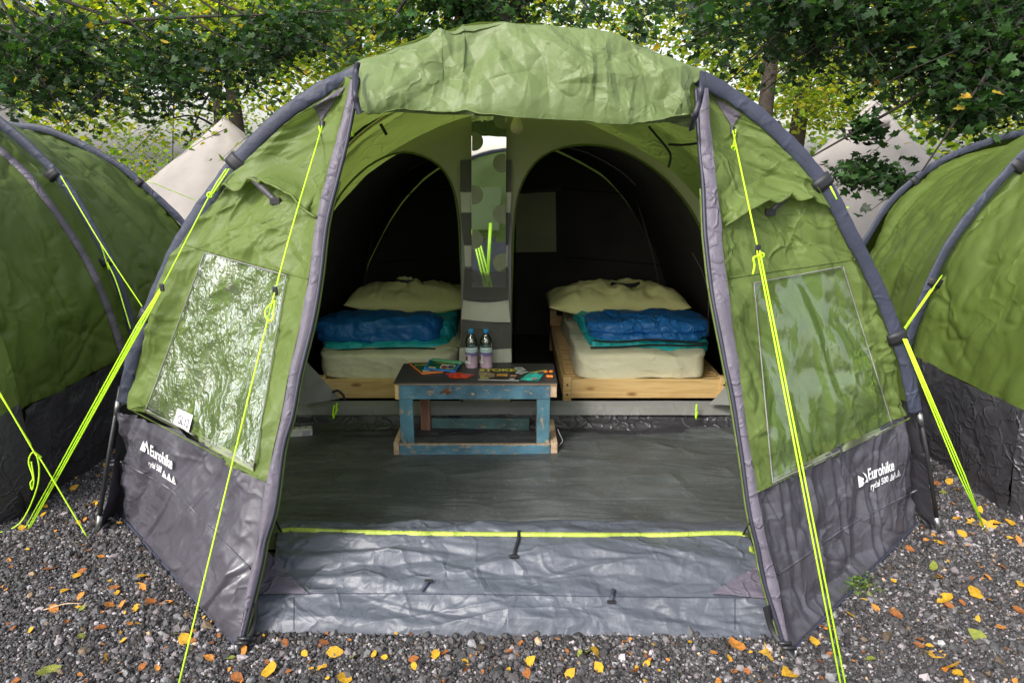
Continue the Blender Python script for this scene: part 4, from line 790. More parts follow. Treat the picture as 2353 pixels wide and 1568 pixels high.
# things on the table: all lie on z = ZT+.004
zq = ZT+.004
def slab(name, quad, z, th, mat, parent=None, bev=.001):
    b_ = [pZ(u, v, z) for u, v in quad]; V = [tuple(p) for p in b_]+[(p[0], p[1], z+th) for p in b_]; o = obj(name, V, [(3, 2, 1, 0), (4, 5, 6, 7), (0, 1, 5, 4), (1, 2, 6, 5), (2, 3, 7, 6), (3, 0, 4, 7)], mat, parent, False)
    if bev: m = o.modifiers.new('bevel', 'BEVEL'); m.width = bev; m.segments = 2
    return o
def zb_(x, y): return ((1250+x/9.412)*Z, (1100+y/9.412)*Z)
def zc_(x, y): return ((1480+x/8.404)*Z, (1120+y/8.404)*Z)
orange = plain('orange_plastic', (.85, .22, .03), .35); bluep = plain('blue_plastic', (.04, .22, .62), .35); dgreen = plain('green_cover', (.012, .10, .05), .4); yel = plain('yellow_print', (.7, .62, .05), .5); pale = plain('pale_print', (.6, .6, .58), .5)
b1 = thing('book', 'orange-edged green book under the blue-edged one on the table', 'book'); fz = lambda z: (lambda u, v: pZ(u, v, z))
slab('cover_edge', [zb_(250, 345), zb_(640, 655), zb_(1290, 600), zb_(1000, 330)], zq, .008, orange, b1); slab('cover', [zb_(310, 330), zb_(640, 590), zb_(1230, 545), zb_(1000, 305)], zq+.0082, .0008, dgreen, b1, 0)
warp_text('title', 'FOME', [zb_(440, 365), zb_(775, 345), zb_(775, 385), zb_(450, 410)], fz(zq+.0100), yel, b1, 1); slab('label', [zb_(640, 530), zb_(690, 575), zb_(880, 560), zb_(840, 535)], zq+.0091, .0006, pale, b1, 0)
b2 = thing('book', 'blue-edged green book with a picture lying on the orange one', 'book')
slab('cover_edge', [zb_(870, 255), zb_(700, 505), zb_(1630, 600), zb_(1800, 340)], zq+.012, .010, bluep, b2); slab('cover', [zb_(920, 240), zb_(760, 470), zb_(1590, 530), zb_(1740, 320)], zq+.0222, .0008, dgreen, b2, 0)
slab('back_binding', [zb_(940, 190), zb_(935, 240), zb_(1800, 350), zb_(1840, 290)], zq+.0225, .004, plain('pale_green_plastic', (.16, .5, .3), .3), b2, 0)
warp_text('title', 'FOREST FUN', [zb_(1050, 285), zb_(1610, 330), zb_(1600, 365), zb_(1060, 325)], fz(zq+.0240), yel, b2, 1)
slab('label', [zb_(850, 420), zb_(820, 455), zb_(1050, 480), zb_(1065, 445)], zq+.0231, .0006, pale, b2, 0); slab('picture', [zb_(1230, 355), zb_(1160, 470), zb_(1560, 495), zb_(1650, 390)], zq+.0231, .0006, pale, b2, 0)
for cx, c in ((1310, (.25, .04, .03)), (1500, (.03, .045, .09))): obj('berry_picture', [pZ(*zb_(cx+100*math.cos(a), 435+42*math.sin(a)), zq+.0241) for a in np.linspace(0, 2*math.pi, 16, endpoint=False)], [tuple(range(16))], plain('print', c, .4), b2, False)
# sweet wrapper
def wrapper(name, quad, z, mat, parent, amp, seed, n=30):
    q = [pZ(u, v, z) for u, v in quad]; s = np.linspace(0, 1, n); P = np.array([[(q[0]*(1-a)+q[1]*a)*(1-b)+(q[3]*(1-a)+q[2]*a)*b+np.array([0, 0, .002+amp*math.sin(math.pi*a)*math.sin(math.pi*b)]) for a in s] for b in s]); return grid_obj(name, P, mat, parent, lambda S, T: .003*crumple(S*40, T*40, seed, 2))
sw = wrapper('sweet_packet', [zb_(1310, 610), zb_(2180, 660), zb_(2020, 770), zb_(1500, 790)], zq+.001, plain('red_foil', (.75, .07, .035), .22, .2, noise=.5, scale=60), None, .014, 5); tag(sw, 'crumpled red sweet packet beside the books', 'packet')
mg = thing('magazine', 'dark magazine cover with yellow STOKE title on the table', 'magazine'); mblk = plain('magazine_print', (.03, .022, .018), .3, noise=.8, scale=40)
slab('pages', [zc_(150, 262), zc_(120, 560), zc_(1190, 585), zc_(1090, 262)], zq, .002, plain('paper', (.62, .6, .6), .5), mg, 0); slab('cover', [zc_(150, 250), zc_(125, 545), zc_(1185, 565), zc_(1085, 255)], zq+.0021, .0005, mblk, mg, 0)
warp_text('title', 'STOKE', [zc_(150, 266), zc_(1095, 266), zc_(1100, 335), zc_(150, 335)], fz(zq+.0032), yel, mg, 3)
for qd, c in (([(130, 350), (560, 380), (540, 480), (420, 490), (150, 440)], (.35, .25, .12)), ([(620, 395), (890, 395), (890, 465), (600, 455)], (.75, .33, .06)), ([(170, 450), (390, 450), (400, 540), (170, 540)], (.40, .38, .10)), ([(980, 425), (1130, 430), (1110, 480), (960, 470)], (.6, .35, .18)), ([(930, 512), (1100, 512), (1060, 545), (940, 545)], (.6, .6, .62))):
    obj('cover_picture', [pZ(*zc_(*p), zq+.0033) for p in qd], [tuple(range(len(qd)))], plain('cover_print', c, .4, noise=.5, scale=90), mg, False)
for qd, lab in (([(1060, 240), (1270, 228), (1370, 300), (1150, 328)], 'small white card lying above the lower card by the magazine title'), ([(1090, 380), (1180, 330), (1445, 345), (1260, 412)], 'small white card touching the teal packet')):
    t = thing('card', lab, 'card', 'white cards by the magazine'); slab('card_sheet', [zc_(*p) for p in qd], zq+.004+.001*(qd[0][0] > 1070), .0012, plain('white_paper', (.62, .64, .62), .5), t, 0); c = np.mean(qd, 0); slab('card_print', [zc_(*(c+(np.array(p)-c)*.62)) for p in qd], zq+.0054+.001*(qd[0][0] > 1070), .0003, plain('grey_green_print', (.30, .36, .30), .5), t, 0)
tp = thing('packet', 'turquoise snack packet at the right front edge of the table', 'packet'); wrapper('wrapper', [zc_(1470, 365), zc_(1920, 305), zc_(1690, 610), zc_(1215, 570)], zq+.001, plain('turquoise_foil', (.05, .50, .42), .3, 0, noise=.15, scale=30), tp, .010, 8)
wrapper('picture', [zc_(1560, 500), zc_(1680, 510), zc_(1650, 560), zc_(1510, 555)], zq+.013, plain('pink_print', (.45, .25, .28), .5), tp, 0, 9); wrapper('stripe', [zc_(1490, 385), zc_(1840, 350), zc_(1820, 400), zc_(1500, 420)], zq+.010, plain('purple_print', (.22, .08, .16), .5, noise=.4, scale=100), tp, 0, 9)
wrapper('edge', [zc_(1500, 362), zc_(1920, 305), zc_(1905, 328), zc_(1480, 378)], zq+.008, yel, tp, 0, 9)
for k, (x, y) in enumerate(((1900, 385), (2010, 370), (1925, 490), (2000, 485))):
    o = superbox('ear_plug', 0, .022, 0, .014, 0, .013, 2.6, plain('orange_foam', (.9, .24, .03), .7), None, 10); o.data.transform(Matrix.Rotation(.5-.4*k, 4, 'Z')); p = pZ(*zc_(x-25, y+10), zq+.001); o.data.transform(Matrix.Translation(Vector(p)))
    tag(o, ['orange foam ear plug next to the turquoise packet, back row', 'orange foam ear plug at the back right of the four', 'orange foam ear plug at the front left of the four', 'orange foam ear plug nearest the front right table corner'][k], 'ear plug', 'orange ear plugs on the table')
# bottles
def bottle(u, v, label, rot):
    c = pZ(u, v, zq); t = thing('water_bottle', label, 'bottle', 'water bottles on the table', tuple(c)); o = np.zeros(3)
    r_ = .0325
    def LT(name, pr, m, seg=32): return lathe(name, pr, o, m, t, seg)
    LT('bottle_body', [(.030, 0), (r_, .006), (r_-.001, .05), (r_, .10), (r_+.001, .125), (r_+.001, .137), (.030, .155), (.022, .170), (.014, .180), (.0125, .192)], M['bottle'])
    LT('bottle_cap', [(.0145, .188), (.0148, .206), (.0135, .209), (.001, .210)], plain('blue_cap', (.03, .30, .62), .35), 24)
    def band(name, z0, z1, m, a0=0, a1=2*math.pi, dr=.0012, seg=40):
        P = np.array([[((r_+dr)*math.cos(a), (r_+dr)*math.sin(a), z) for a in np.linspace(a0, a1, seg)] for z in np.linspace(z0, z1, 4)]); return grid_obj(name, P, m, t)
    pk = fabric('pink_sleeve_print', (.42, .25, .36), .55, 0, 30, .4, 200, mott=.5, tint=(.50, .36, .44)); band('bottle_sleeve', .001, .066, pk); band('bottle_sleeve', .066, .086, fabric('violet_sleeve_print', (.20, .13, .32), .6, 0, 40, .4, 300, mott=.5), dr=.0012)
    band('bottle_label', .0865, .108, plain('pale_blue_label', (.42, .58, .58), .4), dr=.0006); band('bottle_label', .108, .113, M['white'], dr=.0008)
    a = rot; band('photo_sticker', .026, .074, plain('sticker', (.55, .52, .55), .5), a-.75, a+.35, .0024, 14); band('sticker_picture', .044, .068, plain('maroon_print', (.14, .03, .03), .5, noise=.6, scale=200), a-.55, a-.15, .0034, 8); band('sticker_line', .029, .036, M['white'], a-.7, a+.3, .0034, 12)
bottle(1083, 842, 'left water bottle with blue cap and pink sleeve on the table', -1.95); bottle(1117, 842, 'right water bottle with blue cap and pink sleeve on the table', -2.35)
# power strip on the floor
ps = thing('power_strip', 'white multi-socket block lying on the groundsheet by the left door edge', 'power strip', loc=tuple(pZ(690, 1000, .014))); rz = Matrix.Rotation(R(14), 4, 'Z')
box('casing', -.066, .066, -.026, .026, .001, .045, plain('white_plastic', (.62, .60, .58), .4), ps, .006, rz, 3); box('rating_label', .012, .054, -.0275, -.0262, .008, .036, plain('grey_label', (.42, .38, .45), .5, noise=.5, scale=160), ps, 0, rz)
for k in (-.03, 0, .032): lathe('socket', [(.006, 0), (.006, .001)], (0, 0, 0), M['ink'], ps, 12).data.transform(rz @ Matrix.Translation((k, .004, .0452)))
box('end_cap', -.074, -.0665, -.018, .018, .008, .036, M['white'], ps, .003, rz)
# thin white tie by the table leg
tg = tube('plastic_tie', smooth([pY(u, v, 3.3) for u, v in ((1281, 985), (1288, 1002), (1292, 1012), (1283, 1024))], 20), .0012, M['card'], None, 5); tag(tg, 'thin white plastic tie sticking out beside the table leg', 'tie')
# ------------------------------------------------------------------ NEIGHBOUR TENTS
def mirror_prof(half, cx): h_ = np.array(half); return np.vstack([h_, (h_*np.array([-1, 1])+np.array([2*cx, 0]))[::-1][1:]])
def neighbour(sign, cx, half1, half2, label, seed):
    t = thing('tunnel_tent', label, 'tent', 'green tunnel tents on the gravel')
    def P(half): pr = mirror_prof(half, cx); pr = smooth(pr, 260); return pr if sign < 0 else pr[::-1]
    p1, p2 = P(half1), P(half2); hoops = [(p1, 2.67), (p1, 3.52), (p2, 5.0)]
    objs = tunnel(t, hoops, .48, M['greenN'], M['mudN'], seed, 230, 70, .014, [0, 1, 1], .035); end_cap(t, p1, 2.67, 2.0, .5, M['greenN'], M['mudN'], seed+3, 'front_panel'); end_cap(t, p2, 5.0, 6.0, .48, M['greenN'], M['mudN'], seed+5, 'rear_panel', .3)
    return t, bvh_of(*objs), objs, hoops
HL1 = [(-2.10, 0), (-2.05, .30), (-2.04, .60), (-2.07, .85), (-2.14, 1.08), (-2.28, 1.38), (-2.54, 1.66), (-2.90, 1.92), (-3.30, 2.06), (-3.70, 2.10)]
HL2 = [(-2.15, 0), (-2.16, .4), (-2.22, .75), (-2.39, 1.02), (-2.62, 1.27), (-2.84, 1.46), (-3.22, 1.655), (-3.5, 1.70), (-3.7, 1.71)]
tL, bNL, oNL, hoopL = neighbour(-1, -3.70, HL1, HL2, 'green and black tunnel tent standing beside the left edge of the open tent', 200)
HR1 = [(2.16, 0), (2.13, .30), (2.135, .51), (2.20, .85), (2.30, 1.12), (2.54, 1.47), (2.85, 1.78), (3.3, 2.02), (3.9, 2.10)]
HR2 = [(2.45, 0), (2.46, .4), (2.52, .72), (2.62, .957), (2.76, 1.21), (3.04, 1.455), (3.385, 1.60), (3.59, 1.65), (3.9, 1.69)]
tR, bNR, oNR, hoopR = neighbour(1, 3.90, HR1, HR2, 'green and black tunnel tent standing beside the right edge of the open tent', 230)
band = polyline_on(bNL, [(-60, 290), (0, 345), (60, 400), (100, 450), (150, 520), (200, 600), (245, 700), (275, 790), (287, 840)], 80, .012); strip('door_edge_band', band, .034, (.75, -.6, .2), M['lilac'], tL, .004)
def nsleeve(hoop, i, right):
    p, y = hoop[i]; q = resample(p, 400); return np.c_[q[:, 0], np.full(400, y), q[:, 1]]
for pxs, i in (((128, 398), 1), ((248, 600), 1), ((325, 412), 2)): wrap(pxs, tL, nsleeve(hoopL, i, 1), .040, .022)
for pxs, i in (((2330, 378), 1), ((2168, 655), 1), ((2112, 430), 2)): wrap(pxs, tR, nsleeve(hoopR, i, 1), .040, .022)
def nline(par, paths):
    g = None
    for pth in paths:
        o = tube('guy_line' if g is None else 'line_strand', smooth([pY(u, v, y) if y else pZ(u, v, .01) for u, v, y in pth], max(4, 8*len(pth))), .0028, M['neon'], par if g is None else g, 6); g = g or o
nline(tL, [[(140, 405, 3.42), (232, 560, 3.3), (332, 712, 3.2)], [(246, 602, 3.38), (268, 650, 3.36), (300, 755, 3.3)], [(232, 560, 3.3), (250, 620, 3.35)]])
nline(tL, [[(-10, 885, 2.55), (80, 1040, 2.52), (98, 1062, 2.5), (200, 1232, None)], [(-10, 890, 2.56), (72, 1022, 2.53)], [(84, 1044, 2.5), (90, 1075, 2.5), (85, 1120, 2.5), (60, 1180, 2.56), (30, 1212, None), (-40, 1232, None)], [(96, 1050, 2.5), (76, 1038, 2.48), (66, 1060, 2.48), (76, 1096, 2.47), (70, 1108, 2.47), (74, 1124, 2.47), (78, 1100, 2.46), (72, 1060, 2.46)]])
nline(tR, [[(2164, 632, 3.45), (2072, 762, 3.2)], [(2146, 660, 3.44), (2070, 770, 3.2)], [(2138, 664, 3.43), (2062, 775, 3.2)]])
nline(tL, [[(338, 415, 4.95), (480, 470, 5.2), (612, 500, 5.4)]])
# skirt folds and pole foot at the far left, pulled out cloth corner
tube('tent_pole', [pY(-8, 985, 2.62), pY(10, 1030, 2.62), pZ(62, 1190)], .009, M['pole'], tL, 8); tube('ferrule', [pY(50, 1150, 2.66), pZ(63, 1192)], .0105, M['metal'], tL, 8)
q = [pY(-30, 1020, 2.75), pY(40, 1045, 2.85), pZ(112, 1132), pZ(-40, 1215)]; s = np.linspace(0, 1, 40); P = np.array([[(q[0]*(1-a)+q[1]*a)*(1-b)+(q[3]*(1-a)+q[2]*a)*b for a in s] for b in s]); grid_obj('skirt', P, M['mudN'], tL, lambda S, T: .03*np.abs(facet(S*7+T*2, T*1.5, 5)))
# opposite tent behind the camera, seen only in the mirror
def opposite():
    t = thing('tunnel_tent', 'closed green tent facing the open one, seen only in the mirror', 'tent', 'green tunnel tents on the gravel'); pr = sup(1.73, 1.58, 200); yb = -1.9
    hoops = [(pr, yb), (pr, yb-1.5), (pr*.9, yb-3.2)]
    tunnel(t, hoops, .5, M['green'], M['mud'], 300, 60, 12, .02, [1, 0, 0]); end_cap(t, pr, yb, yb+.7, .5, M['green'], M['mud'], 303, 'front_panel', .6)
    fx = -.30
    flp = np.array([[(fx-.25+.42*a-.03*b, yb+.36+.30*b, 1.14-.50*b) for a in np.linspace(0, 1, 30)] for b in np.linspace(0, 1, 40)]); grid_obj('door_flap', flp, M['roll'], t, lambda S, T: .03*crumple(S*4, T*3, 5, 3))
    for x0_, x1_ in ((-.27, -.30), (-.255, -.285)): tube('guy_line', [(x0_, yb+.66, .72), (x1_, yb+1.2, .04)], .010, M['neon'], t, 6)
    for x0_, x1_ in ((-.50, -.30), (-.47, -.26), (-.44, -.22)): tube('guy_line', [(x0_, yb+.55, .62), (x1_, yb+1.4, .02)], .010, M['neon'], t, 6)
opposite()
# ------------------------------------------------------------------ BELL TENTS
def bell(u, v, y, r, label, seed, zw=.45, spots=False):
    ap = pY(u, v, y); t = thing('bell_tent', label, 'bell tent', 'cream bell tents behind', (float(ap[0]), y, 0)); zt = ap[2]; n = 12; P = []
    for k in range(34):
        q = k/33; rr_ = .02+(r-.02)*q**1.06; row = []
        for a in np.linspace(0, 2*math.pi, 144, endpoint=False): sc = 1-.07*(math.sin(n*a/2)**2)*q; row.append((rr_*sc*math.cos(a), rr_*sc*math.sin(a), zt+(zw-zt)*q-.03*math.sin(math.pi*q)))
        P.append(row)
    grid_obj('canopy', np.array(P), M['canvas'], t, lambda S, T: .02*crumple(S*.8, T*.5, seed, 2)+.014*ridges(S*2.5, T*.3, seed), closed=True)
    W_ = np.array([[((r*.985)*math.cos(a), (r*.985)*math.sin(a), z) for a in np.linspace(0, 2*math.pi, 72, endpoint=False)] for z in (zw, zw*.5, 0)]); grid_obj('side_wall', W_, M['canvas'], t, closed=True)
    lathe('peak_cap', [(.11, -.14), (.06, -.05), (.02, .01), (.001, .03)], (0, 0, zt), M['canvas'], t, 16)
    for a in (4.62,): 
        p = np.array([r*.17*math.cos(a), r*.17*math.sin(a), zt-.13*zt]); superbox('vent_cowl', p[0]-.07, p[0]+.07, p[1]-.06, p[1]+.01, p[2]-.05, p[2]+.03, 2.2, M['canvas'], t, 10)
bell(515, 268, 13, 2.3, 'cream bell tent whose peak shows between the left and middle tents', 1)
bell(2012, 225, 9, 1.85, 'cream bell tent behind hanging leaves right of the open tent', 2)
bell(-70, 165, 11, 2.1, 'cream bell tent partly in frame at the upper left edge', 3)
# ------------------------------------------------------------------ TREES
LOBED = np.array([(0, 0), (.30, -.02), (.5, .16), (.30, .34), (.52, .62), (.20, .62), (0, 1.0), (-.22, .62), (-.5, .60), (-.30, .34), (-.5, .16), (-.28, -.02)])*np.array([1, 1])
OVAL = np.array([(0, 0), (.26, .22), (.30, .52), (.14, .82), (0, 1), (-.14, .82), (-.30, .52), (-.26, .22)])
def leaf_cloud(name, C, size, colr, mat, parent, shape=OVAL, flat=.6):
    N = len(C); T = np.c_[shape-np.array([0, .45]), 0.18*np.abs(shape[:, 0])-.10*(shape[:, 1]-.5)**2]; k = len(T)
    th = rng.random(N)*2*math.pi; nrm = rng.normal(size=(N, 3))*flat; nrm[:, 2] += 1.0; nrm /= np.linalg.norm(nrm, axis=1, keepdims=True)
    t = np.c_[np.cos(th), np.sin(th), rng.normal(size=N)*.3-.35]; t -= nrm*(t*nrm).sum(1, keepdims=True); t /= np.linalg.norm(t, axis=1, keepdims=True); b = np.cross(t, nrm)
    V = C[:, None, :]+size[:, None, None]*(T[None, :, 0:1]*b[:, None]+T[None, :, 1:2]*t[:, None]+T[None, :, 2:3]*nrm[:, None])
    return raw_mesh(name, V.reshape(-1, 3), (np.arange(k)[None]+(np.arange(N)*k)[:, None]), np.repeat(np.c_[colr, np.ones(N)], k, 0), mat, parent)
def sprays(clumps, per, twiglen, droop, tw_per):
    """clumps (x,y,z,r); each has branchlets with leaves along them"""
    P, paths = [], []
    for (x, y, z, r) in clumps:
        c = np.array([x, y, z])
        for k in range(tw_per):
            o = c+rng.normal(size=3)*r*.5*np.array([1, 1, .7]); a = rng.random()*2*math.pi; d = np.array([math.cos(a), math.sin(a)*.7, -.15-droop*rng.random()]); L_ = twiglen*(.5+rng.random())*r
            n = per; t = np.linspace(0, 1, n)[:, None]; ln = o+d*L_*t+np.array([0, 0, -.35*droop])*L_*t**2
            paths.append(ln[[0, n//2, n-1]]); P.append(ln+rng.normal(size=(n, 3))*.055*np.array([1, 1, .6]))
    return np.vstack(P), paths
def palette(N, cols, wts, var=.25):
    c = np.array(cols)[rng.choice(len(cols), N, p=np.array(wts)/sum(wts))]; return np.clip(c*(1+var*(rng.random((N, 1))*2-1))*(1+.12*(rng.random((N, 3))*2-1)), 0, 1)
def trunk_path(base, top, bend=.3):
    b, t = np.array(base, float), np.array(top, float); m = (b+t)/2+np.array([bend, 0, 0]); return smooth([b, m, t], 16)
def make_tree(label, base, top, r0, clumps, leafsize, cols, wts, per=9, tw_per=14, twl=1.0, droop=.5, shape=OVAL, mat='fol', group='trees behind the tents', name='tree', twigs=True, flat=.6, limbs=14, ivy=None):
    t = thing(name, label, 'tree', group); tp = trunk_path(base, top, rng.normal()*.2); tube('trunk', tp, np.linspace(r0, r0*.35, 16), M['bark'], t, 12)
    C, paths = sprays(clumps, per, twl, droop, tw_per); N = len(C)
    leaf_cloud('crown', C, leafsize*(.6+.7*rng.random(N)), palette(N, cols, wts), M[mat], t, shape, flat)
    sel = clumps if len(clumps) <= limbs else [clumps[i] for i in rng.choice(len(clumps), limbs, replace=False)]; lp, lr = [], []
    for (x, y, z, r) in sel:
        c = np.array([x, y, z]); k = min(15, max(3, int(rng.integers(5, 15)))); s = tp[k]; m = (s+c)/2+np.array([rng.normal()*.3, 0, .35]); lp.append(smooth([s, m, c, c+(c-m)*.2], 14)); lr.append(np.linspace(r0*.22, .006, 14))
    if twigs: lp += paths[::2]; lr += [np.array([.006, .004, .0015])]*len(paths[::2])
    multitube('branches', lp, lr, M['twig'], t, 5)
    return t
def region(pts, n, y0, y1, r):
    """clumps spread over a polygon seen from the camera, at real depths y0..y1"""
    pts = np.array(pts, float); lo, hi = pts.min(0), pts.max(0); out = []
    while len(out) < n:
        u, v = lo+(hi-lo)*rng.random(2)
        if inside(np.array([u]), np.array([v]), pts)[0]:
            y = y0+(y1-y0)*rng.random(); p = pY(u, v, y); out.append((p[0], p[1], p[2], r*(.7+.6*rng.random())))
    return out
DK = [(.022, .056, .016), (.042, .095, .024), (.012, .032, .010), (.40, .28, .03)]  # near leaves darkened in the colour itself to look backlit
MD = [(.14, .24, .03), (.24, .34, .035), (.08, .16, .025), (.60, .42, .04)]
BR = [(.34, .40, .035), (.46, .47, .045), (.20, .28, .03), (.70, .50, .04)]  # far leaf colours raised to stand in for light shining through
FR = 'overhanging leafy trees'
# right near maple, its backlit darkness put into the leaf colour
make_tree('maple with leaves coloured dark as if backlit, hanging over the right side, its twigs crossing the bell tent', (8.2, 8.2, 0), (7.0, 7.4, 6.5), .22,
 region([(1560, -80), (2440, -80), (2440, 160), (2180, 210), (2060, 130), (1900, 100), (1760, 110), (1640, 20)], 78, 5.2, 7.2, .34)+region([(1900, 310), (1980, 260), (2080, 330), (2010, 410), (1940, 400)], 4, 5.4, 5.9, .12)+region([(2160, 230), (2352, 200), (2352, 240), (2200, 260)], 8, 5.0, 5.6, .2)+region([(2030, 380), (2110, 400), (2060, 450)], 2, 5.3, 5.5, .12),
 .070, DK, (5, 4, 3, .10), per=9, tw_per=15, shape=LOBED, group=FR, name='maple_tree')
# left near tree, leaves also coloured dark as seen against the sky
make_tree('tree with leaves darkened as though against the light, spreading over the upper left above the left-hand tent', (-9.5, 9.4, 0), (-8.2, 8.6, 6.5), .2,
 region([(-80, 20), (430, 60), (760, 0), (760, 80), (560, 150), (420, 200), (300, 210), (60, 190), (-80, 160)], 46, 6.4, 8.5, .36),
 .072, DK, (5, 4, 3, .1), per=9, tw_per=15, shape=LOBED, group=FR, name='maple_tree')
# ivy trunk behind the tent top and mid trees
make_tree('ivy covered tree whose trunk stands right behind the top of the open tent', (-.55, 9.5, 0), (-.5, 9.5, 7), .50,
 region([(740, -80), (1620, -80), (1620, 60), (1400, 20), (1000, 10), (900, 20), (760, 60)], 18, 8, 10.5, .45)+region([(900, -60), (1130, -60), (1130, 60), (900, 60)], 12, 8.7, 9.0, .3), .085, [(.03, .075, .02), (.05, .12, .03), (.02, .05, .02), (.3, .2, .03)], (5, 4, 3, .15), shape=LOBED, name='ivy_tree')
make_tree('yellowing tree behind the top left of the open tent', (-2.6, 12, 0), (-2.7, 12, 8), .18,
 region([(520, -80), (980, -80), (960, 60), (820, 140), (700, 210), (600, 230), (520, 140)], 52, 10.5, 13.5, .6), .10, MD+BR, (5, 5, 4, .5, 3, 3, 3, .4), mat='folB', name='lime_tree')
make_tree('slim tree standing right of the open tent with a clear brown trunk', (4.35, 12.5, 0), (4.7, 12.5, 8), .16,
 region([(1560, -80), (2352, -80), (2352, 260), (1900, 230), (1700, 160)], 70, 12, 15, .6), .10, MD+BR, (4, 5, 3, .5, 4, 3, 3, .5), mat='folB', name='lime_tree')
make_tree('bright yellow green tree far behind the left bell tent', (-6.5, 17, 0), (-6.5, 17, 9), .2,
 region([(-80, -80), (700, -80), (760, 120), (560, 120), (470, 150), (330, 170), (200, 290), (60, 290), (-80, 280)], 105, 15, 18, .75), .13, BR+MD, (6, 5, 4, .6, 3, 3, 2, .3), mat='folB', name='beech_tree')
make_tree('tall bright green tree far behind on the right', (7.5, 19, 0), (7.5, 19, 9), .25,
 region([(1500, -80), (2440, -80), (2440, 330), (2100, 340), (1700, 230)], 90, 17, 20, .8), .14, BR+MD, (6, 5, 4, .6, 3, 3, 2, .3), mat='folB', name='beech_tree')
make_tree('pale green tree glowing far behind the middle of the open tent', (.5, 21, 0), (.5, 21, 10), .25,
 region([(700, -80), (1700, -80), (1700, 160), (900, 120), (640, 200)], 75, 19, 22, .9), .15, BR, (6, 5, 4, .4), mat='folB', name='beech_tree')
make_tree('sparse tree against the white sky behind the left tent roof', (-9, 22, 0), (-8.5, 22, 7), .2,
 region([(200, 240), (640, 210), (640, 300), (420, 420), (340, 440), (250, 360)], 30, 19, 23, .7), .13, MD+BR, (4, 5, 4, .4, 2, 2, 2, .3), per=7, tw_per=8, mat='folB', name='birch_tree')
wd = thing('tree', 'dim band of distant woodland low behind the bell tents', 'tree'); bpy.data.objects.remove(wd)
Nw = 34000; yy = 26+8*rng.random(Nw); xx = (rng.random(Nw)*2-1)*28; zz = rng.random(Nw)**1.1*12
keep = ~((zz > 1.4) & (zz < 4.6) & (xx > -18) & (xx < -7.5) & (rng.random(Nw) > .22))
Cw = np.c_[xx, yy, zz][keep]; ow = leaf_cloud('woodland', Cw, .30*(.6+.8*rng.random(len(Cw))), palette(len(Cw), MD+BR, (4, 5, 4, .3, 3, 3, 3, .3)), M['folB'], None); tag(ow, kind='stuff')
# ------------------------------------------------------------------ FALLEN LEAVES on the gravel
def fallen(kind, colr, n_meshes):
    res = []
    for k in range(n_meshes):
        sh = {'oval': OVAL, 'lobed': LOBED}[kind]; T = (sh-np.array([0, .5]))*np.array([1.1, 1]); a = .25+.5*rng.random(); cur = rng.normal()*.35
        rings = [T*s for s in (1, .5)]; V = []
        for q in rings:
            for p in q: V.append((p[0], p[1], a*p[0]**2+cur*p[1]**2*.8+.05*rng.random()))
        V.append((0, 0, 0)); n = len(T); Fc = [(i, (i+1) % n, n+(i+1) % n, n+i) for i in range(n)]+[(n+i, n+(i+1) % n, 2*n) for i in range(n)]
        me = bpy.data.meshes.new('fallen_leaf'); me.from_pydata(V, [], Fc); me.polygons.foreach_set('use_smooth', [True]*len(me.polygons)); me.materials.append(colr[k % len(colr)]); res.append(me)
    return res
def leafmat(name, c): return fabric(name, c, .45, .15, 30, .5, 200, spec=.4, mott=.35, tint=(c[0]*1.1, c[1]*.85, c[2]))
LK = {'yellow': (fallen('oval', [leafmat('yellow_leaf', (.74, .46, .03))], 6), 'bright yellow fallen leaf lying on the dark gravel', 'yellow fallen leaves on the gravel'),
      'brown': (fallen('oval', [leafmat('brown_leaf', (.36, .15, .035))], 6), 'curled orange brown fallen leaf lying on the dark gravel', 'orange brown fallen leaves on the gravel'),
      'tan': (fallen('oval', [leafmat('amber_leaf', (.62, .30, .05))], 6), 'small amber fallen leaf lying on the dark gravel', 'amber fallen leaves on the gravel'),
      'green': (fallen('oval', [leafmat('green_leaf', (.24, .32, .05))], 3), 'yellow green fallen leaf lying on the dark gravel', 'yellow green fallen leaves on the gravel'),
      'maple': (fallen('lobed', [leafmat('lobed_leaf', (.70, .45, .05))], 4), 'large lobed yellow fallen leaf lying on the dark gravel', 'lobed fallen leaves on the gravel')}
def drop(u, v, size, kind, asp=1.0, z=.012):
    ms, lab, grp = LK[kind]; me = ms[int(rng.integers(len(ms)))]; p = pZ(u, v, z); o = bpy.data.objects.new('fallen_leaf', me); s = size/1568*2.0*1.42
    o.location = p; sc = s*(1 if p[1] < 2.6 else p[1]/2.4); o.scale = (sc*asp, sc, sc); o.rotation_euler = (rng.normal()*.35, rng.normal()*.35, rng.random()*6.3); link(o); tag(o, lab, 'leaf', grp)
big = [(422, 1470, 34, 'tan'), (110, 1545, 44, 'green'), (465, 1240, 0, 'tan')]
